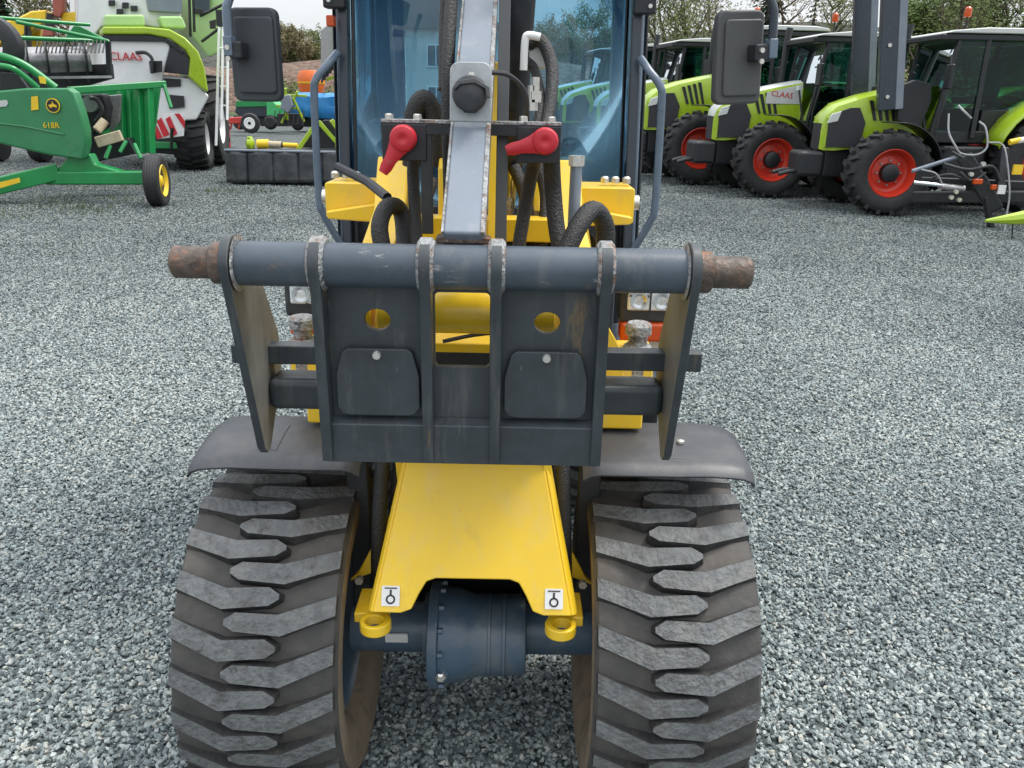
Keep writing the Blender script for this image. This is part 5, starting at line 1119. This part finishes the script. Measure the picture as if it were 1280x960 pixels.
# ------------------------------------------------------------------ trees
def leaf_faces(m, c, r, n, size, rnd, sc=(1, 1, 1)):
    for _ in range(n):
        v = Vector((rnd.gauss(0, 1), rnd.gauss(0, 1), rnd.gauss(0, 1))).normalized() * (rnd.random() ** .4) * r
        p = c + Vector((v.x * sc[0], v.y * sc[1], v.z * sc[2])); s = size * rnd.uniform(.5, 1.3)
        a = Vector((rnd.gauss(0, 1), rnd.gauss(0, 1), rnd.gauss(0, 1))).normalized(); b = a.orthogonal().normalized()
        m.face([p - a * s, p + b * s * .4, p + a * s, p - b * s * .4])
def tree(x, y, h, kind, label, leaf, seed, group):
    rnd = random.Random(seed); t = thing('tree' if kind != 'bush' else 'bush', label, 'tree' if kind != 'bush' else 'bush', (x, y, 0), 0, group)
    tk, cr_ = MB(), MB()
    if kind == 'fir':
        tk.tube([(0, 0, 0), (0, 0, h)], h * .018, 7, 0, .02)
        n = int(h * 2.6)
        for i in range(n):
            z = h * (.12 + .88 * i / n); rr = h * .17 * (1 - i / n) + .12
            for k in range(9):
                a = rnd.uniform(0, 6.28); L_ = rr * rnd.uniform(.7, 1.15); e = Vector((math.cos(a) * L_, math.sin(a) * L_, z - L_ * .25))
                b0 = Vector((0, 0, z + .1)); sd = Vector((-math.sin(a), math.cos(a), 0)) * L_ * .22
                for q in range(3):
                    f0, f1 = q / 3, (q + 1) / 3; c0, c1 = b0.lerp(e, f0), b0.lerp(e, f1); w0 = sd * (.5 + .7 * (1 - abs(f0 - .4)))
                    j = Vector((0, 0, rnd.uniform(-.12, .12)))
                    cr_.face([c0 - w0 + j, c1 - sd * .2, c1 + sd * .2, c0 + w0 - j])
    elif kind == 'bush':
        for k in range(4): tk.tube([(rnd.uniform(-.3, .3), rnd.uniform(-.3, .3), 0), (rnd.uniform(-h * .4, h * .4), rnd.uniform(-.4, .4), h * .7)], .06, 5, 0, .015)
        for k in range(9):
            c = Vector((rnd.uniform(-h * .7, h * .7), rnd.uniform(-.8, .8), h * rnd.uniform(.25, .75))); leaf_faces(cr_, c, h * .33, 110, .14, rnd)
    else:
        pts = [Vector((rnd.uniform(-.15, .15) * i, rnd.uniform(-.15, .15) * i, h * .8 * i / 5)) for i in range(6)]
        tk.tube(pts, h * .020, 8, 3, .03)
        for k in range(16):
            f = rnd.uniform(.22, .98); b0 = Vector((0, 0, h * .8 * f)) + (pts[-1] * Vector((1, 1, 0)) if False else Vector((pts[min(5, int(f * 5))].x, pts[min(5, int(f * 5))].y, 0)))
            a = rnd.uniform(0, 6.28); L_ = h * rnd.uniform(.14, .28) * (1.15 - .5 * f); e = b0 + Vector((math.cos(a) * L_, math.sin(a) * L_, L_ * rnd.uniform(.6, 1.3)))
            mid = b0.lerp(e, .5) + Vector((math.cos(a), math.sin(a), -.3)) * L_ * .12
            tk.tube([b0, mid, e], h * .007, 5, 2, .012)
            for q in range(5):
                c = b0.lerp(e, rnd.uniform(.35, 1.1)) + Vector((rnd.gauss(0, .35), rnd.gauss(0, .35), rnd.gauss(0, .3)))
                e2 = c + Vector((rnd.gauss(0, 1), rnd.gauss(0, 1), rnd.uniform(.2, 1))) * h * .05
                tk.tube([b0.lerp(e, .6), c, e2], .022, 4, 0, .006)
                if kind == 'leafy': leaf_faces(cr_, c, h * .09, 90, .17, rnd)
                else: leaf_faces(cr_, c, h * .085, 44, .125, rnd, (1, 1, 1.3))
    tk.build('trunk', 'bark', t); cr_.build('crown', leaf, t, flat=True)
    return t
KINDS = [('bare', 'leaf_olive', 'thinly leaved bare tree'), ('bare', 'leaf_brown', 'brown twiggy tree'), ('leafy', 'leaf_green', 'leafy spring tree'), ('fir', 'leaf_fir', 'dark conifer'), ('leafy', 'leaf_blossom', 'pale blossoming tree')]
# picture column, distance, height, kind
TL = [(10, 60, 12, 3, 'dark conifer at the left edge above the reel of the green header'), (45, 66, 13, 0, 'bare olive tree rising behind the yellow harvester table'), (95, 64, 13, 1, 'brown twiggy tree between the yellow table and the combine'),
      (345, 84, 4.6, 1, 'brown twiggy tree just right of the left mirror'), (362, 86, 4.4, 0, 'bare olive tree second to the right of the left mirror'), (378, 83, 4.2, 1, 'brown twiggy tree above the orange hopper'), (396, 85, 4.8, 0, 'bare olive tree beside the raised grey wing panel'),
      (500, 68, 12, 1, 'brown twiggy tree behind the left pane of the loader cab'), (660, 84, 6.2, 0, 'bare tree just right of the tilt lever, through the cab glass'), (690, 86, 6.4, 1, 'brown twiggy tree through the middle of the right cab glass'), (715, 83, 6.0, 0, 'thin bare tree nearest in the right cab glass'), (740, 85, 6.8, 0, 'taller bare tree through the right cab glass'), (765, 86, 5.6, 1, 'brown tree at the rounded corner of the rear cab window'),
      (825, 62, 11.5, 0, 'bare tree just right of the right grab rail'), (850, 58, 11, 0, 'bare spreading tree midway between grab rail and right mirror'), (880, 66, 12, 1, 'brown twiggy tree close left of the right mirror'),
      (955, 63, 12.5, 3, 'dark conifer close right of the right mirror'), (978, 66, 12, 1, 'brown twiggy tree beside the dark conifer right of the mirror'), (1013, 68, 9.8, 3, 'small pointed conifer above the lime tractors cab roofs'), (1040, 70, 11, 0, 'bare tree just left of the raised loader arms'),
      (1150, 62, 9.5, 2, 'leafy spring tree just right of the raised loader arms'), (1185, 57, 12, 0, 'bare olive tree above the cab of the right hand tractor'), (1215, 64, 12, 2, 'leafy spring tree right of the bare olive tree above the cab'), (1240, 60, 11, 2, 'broad leafy tree above the rear of the right hand tractor cab'), (1272, 61, 12, 1, 'brown twiggy tree at the right edge of the photo'), (1180, 68, 15, 3, 'tall dark conifer behind the bare olive tree above the cab')]
for i, (px_, Y_, h_, k_, lb) in enumerate(TL):
    kd, lf, nm = KINDS[k_]; p = at(px_, 60, Y_)
    tt = tree(p.x, Y_, h_, kd, lb, lf, 100 + i, 'trees of the line behind the yard')
    if Y_ > 76: tt.location.z = 3.0          # these stand on the earth bank
for i, (px_, Y_, h_, lb) in enumerate([(816, 50, 3.6, 'right of the grab rail'), (846, 52, 4.2, 'below the spreading bare tree'), (876, 50, 3.8, 'left of the right mirror'), (905, 52, 3.6, 'behind the right mirror'), (960, 54, 3.4, 'right of the right mirror'), (780, 58, 3.8, 'behind the right cab post'), (345, 58, 2.6, 'right of the left mirror'), (385, 58, 2.4, 'behind the orange hopper'), (1160, 52, 3.8, 'right of the loader arms'), (1260, 52, 4, 'at the right edge'), (20, 56, 3.4, 'at the left edge'), (90, 56, 3.2, 'beside the combine')]):
    p = at(px_, 60, Y_); tree(p.x, Y_, h_, 'bush', 'olive brown brush thicket ' + lb, 'leaf_olive', 300 + i, 'thickets below the tree line')

# grass tufts between the stones
m = MB(); rnd = random.Random(9)
def tuft(c, r, n, h):
    for _ in range(n):
        a = rnd.uniform(0, 6.28); q = rnd.random() ** .5 * r; b0 = Vector((c[0] + q * math.cos(a) * 1.8, c[1] + q * math.sin(a), 0)); t_ = Vector((rnd.gauss(0, .4), rnd.gauss(0, .4), 1)).normalized() * h * rnd.uniform(.4, 1.2)
        s_ = Vector((math.cos(a), math.sin(a), 0)) * .006; m.face([b0 - s_, b0 + s_, b0 + t_])
for px_, py_, r_, n_, h_ in ((20, 262, .8, 500, .10), (70, 270, .6, 180, .06), (130, 236, .4, 130, .07), (300, 240, .35, 160, .10), (40, 320, .3, 60, .04), (80, 308, .25, 50, .04), (105, 250, .5, 120, .08), (185, 228, .5, 100, .08), (1260, 310, .4, 40, .05)):
    g_ = gnd(px_, py_); tuft((g_.x, g_.y), r_, n_, h_)
tag(m.build('grass', 'grass', flat=True), kind='stuff')

# ------------------------------------------------------------------ gravel: loose crushed stones scattered on the bed
def stones(m_):
    c = bpy.data.collections.new('stone_kinds')
    for i in range(7):
        b = bmesh.new(); rnd = random.Random(i + 3)
        for k in range(15):
            v = Vector((rnd.gauss(0, 1), rnd.gauss(0, 1), rnd.gauss(0, 1))).normalized()
            b.verts.new((v.x * rnd.uniform(.42, .62), v.y * rnd.uniform(.30, .48), v.z * rnd.uniform(.22, .38)))
        r = bmesh.ops.convex_hull(b, input=b.verts[:])
        bmesh.ops.delete(b, geom=[v for v in b.verts if not v.link_faces], context='VERTS')
        me = bpy.data.meshes.new('stone'); b.to_mesh(me); b.free(); me.materials.append(M[m_])
        c.objects.link(bpy.data.objects.new('stone', me))
    return c
SC = stones('stone')
def scatter(name, quad, density, smin, smax, seed):
    me = bpy.data.meshes.new(name); me.from_pydata(quad, [], [list(range(len(quad)))]); ob = bpy.data.objects.new(name, me); COL.objects.link(ob)
    t = bpy.data.node_groups.new(name, 'GeometryNodeTree')
    t.interface.new_socket('Geometry', in_out='INPUT', socket_type='NodeSocketGeometry'); t.interface.new_socket('Geometry', in_out='OUTPUT', socket_type='NodeSocketGeometry')
    n, l = t.nodes, t.links; i = n.new('NodeGroupInput'); o = n.new('NodeGroupOutput')
    dp = n.new('GeometryNodeDistributePointsOnFaces'); dp.inputs['Density'].default_value = density; dp.inputs['Seed'].default_value = seed
    ci = n.new('GeometryNodeCollectionInfo'); ci.inputs['Collection'].default_value = SC; ci.inputs['Separate Children'].default_value = True
    ip = n.new('GeometryNodeInstanceOnPoints'); ip.inputs['Pick Instance'].default_value = True
    rr = n.new('FunctionNodeRandomValue'); rr.data_type = 'FLOAT_VECTOR'; rr.inputs[0].default_value = (-.7, -.7, 0); rr.inputs[1].default_value = (.7, .7, 6.28)
    rs = n.new('FunctionNodeRandomValue'); rs.data_type = 'FLOAT'; rs.inputs[2].default_value = smin; rs.inputs[3].default_value = smax
    tr = n.new('GeometryNodeTranslateInstances'); rz = n.new('FunctionNodeRandomValue'); rz.data_type = 'FLOAT_VECTOR'
    rz.inputs[0].default_value = (0, 0, -.002); rz.inputs[1].default_value = (0, 0, .009); tr.inputs['Local Space'].default_value = False
    l.new(i.outputs[0], dp.inputs[0]); l.new(dp.outputs[0], ip.inputs['Points']); l.new(ci.outputs[0], ip.inputs['Instance'])
    l.new(rr.outputs[0], ip.inputs['Rotation']); l.new(rs.outputs[1], ip.inputs['Scale'])
    l.new(ip.outputs[0], tr.inputs[0]); l.new(rz.outputs[0], tr.inputs['Translation']); l.new(tr.outputs[0], o.inputs[0])
    ob.modifiers.new('scatter', 'NODES').node_group = t
    return tag(ob, kind='stuff')
z = .004
scatter('gravel', [(-1.9, 1.2, z), (1.9, 1.2, z), (3.0, 4, z), (-3.0, 4, z)], 10500, .0095, .023, 1)
scatter('gravel', [(-3.0, 4, z), (3.0, 4, z), (4.3, 6, z), (-4.3, 6, z)], 6800, .011, .025, 2)
scatter('gravel', [(-4.3, 6, z), (4.3, 6, z), (5.7, 8.3, z), (-5.7, 8.3, z)], 4600, .0125, .028, 3)
scatter('gravel', [(-5.7, 8.3, z), (5.7, 8.3, z), (7.6, 11, z), (-7.6, 11, z)], 2500, .015, .032, 4)
scatter('gravel', [(-7.6, 11, z), (7.6, 11, z), (10, 15, z), (-10, 15, z)], 1100, .018, .036, 5)
scatter('gravel', [(-10, 15, z), (10, 15, z), (15.5, 24, z), (-15.5, 24, z)], 330, .022, .042, 6)
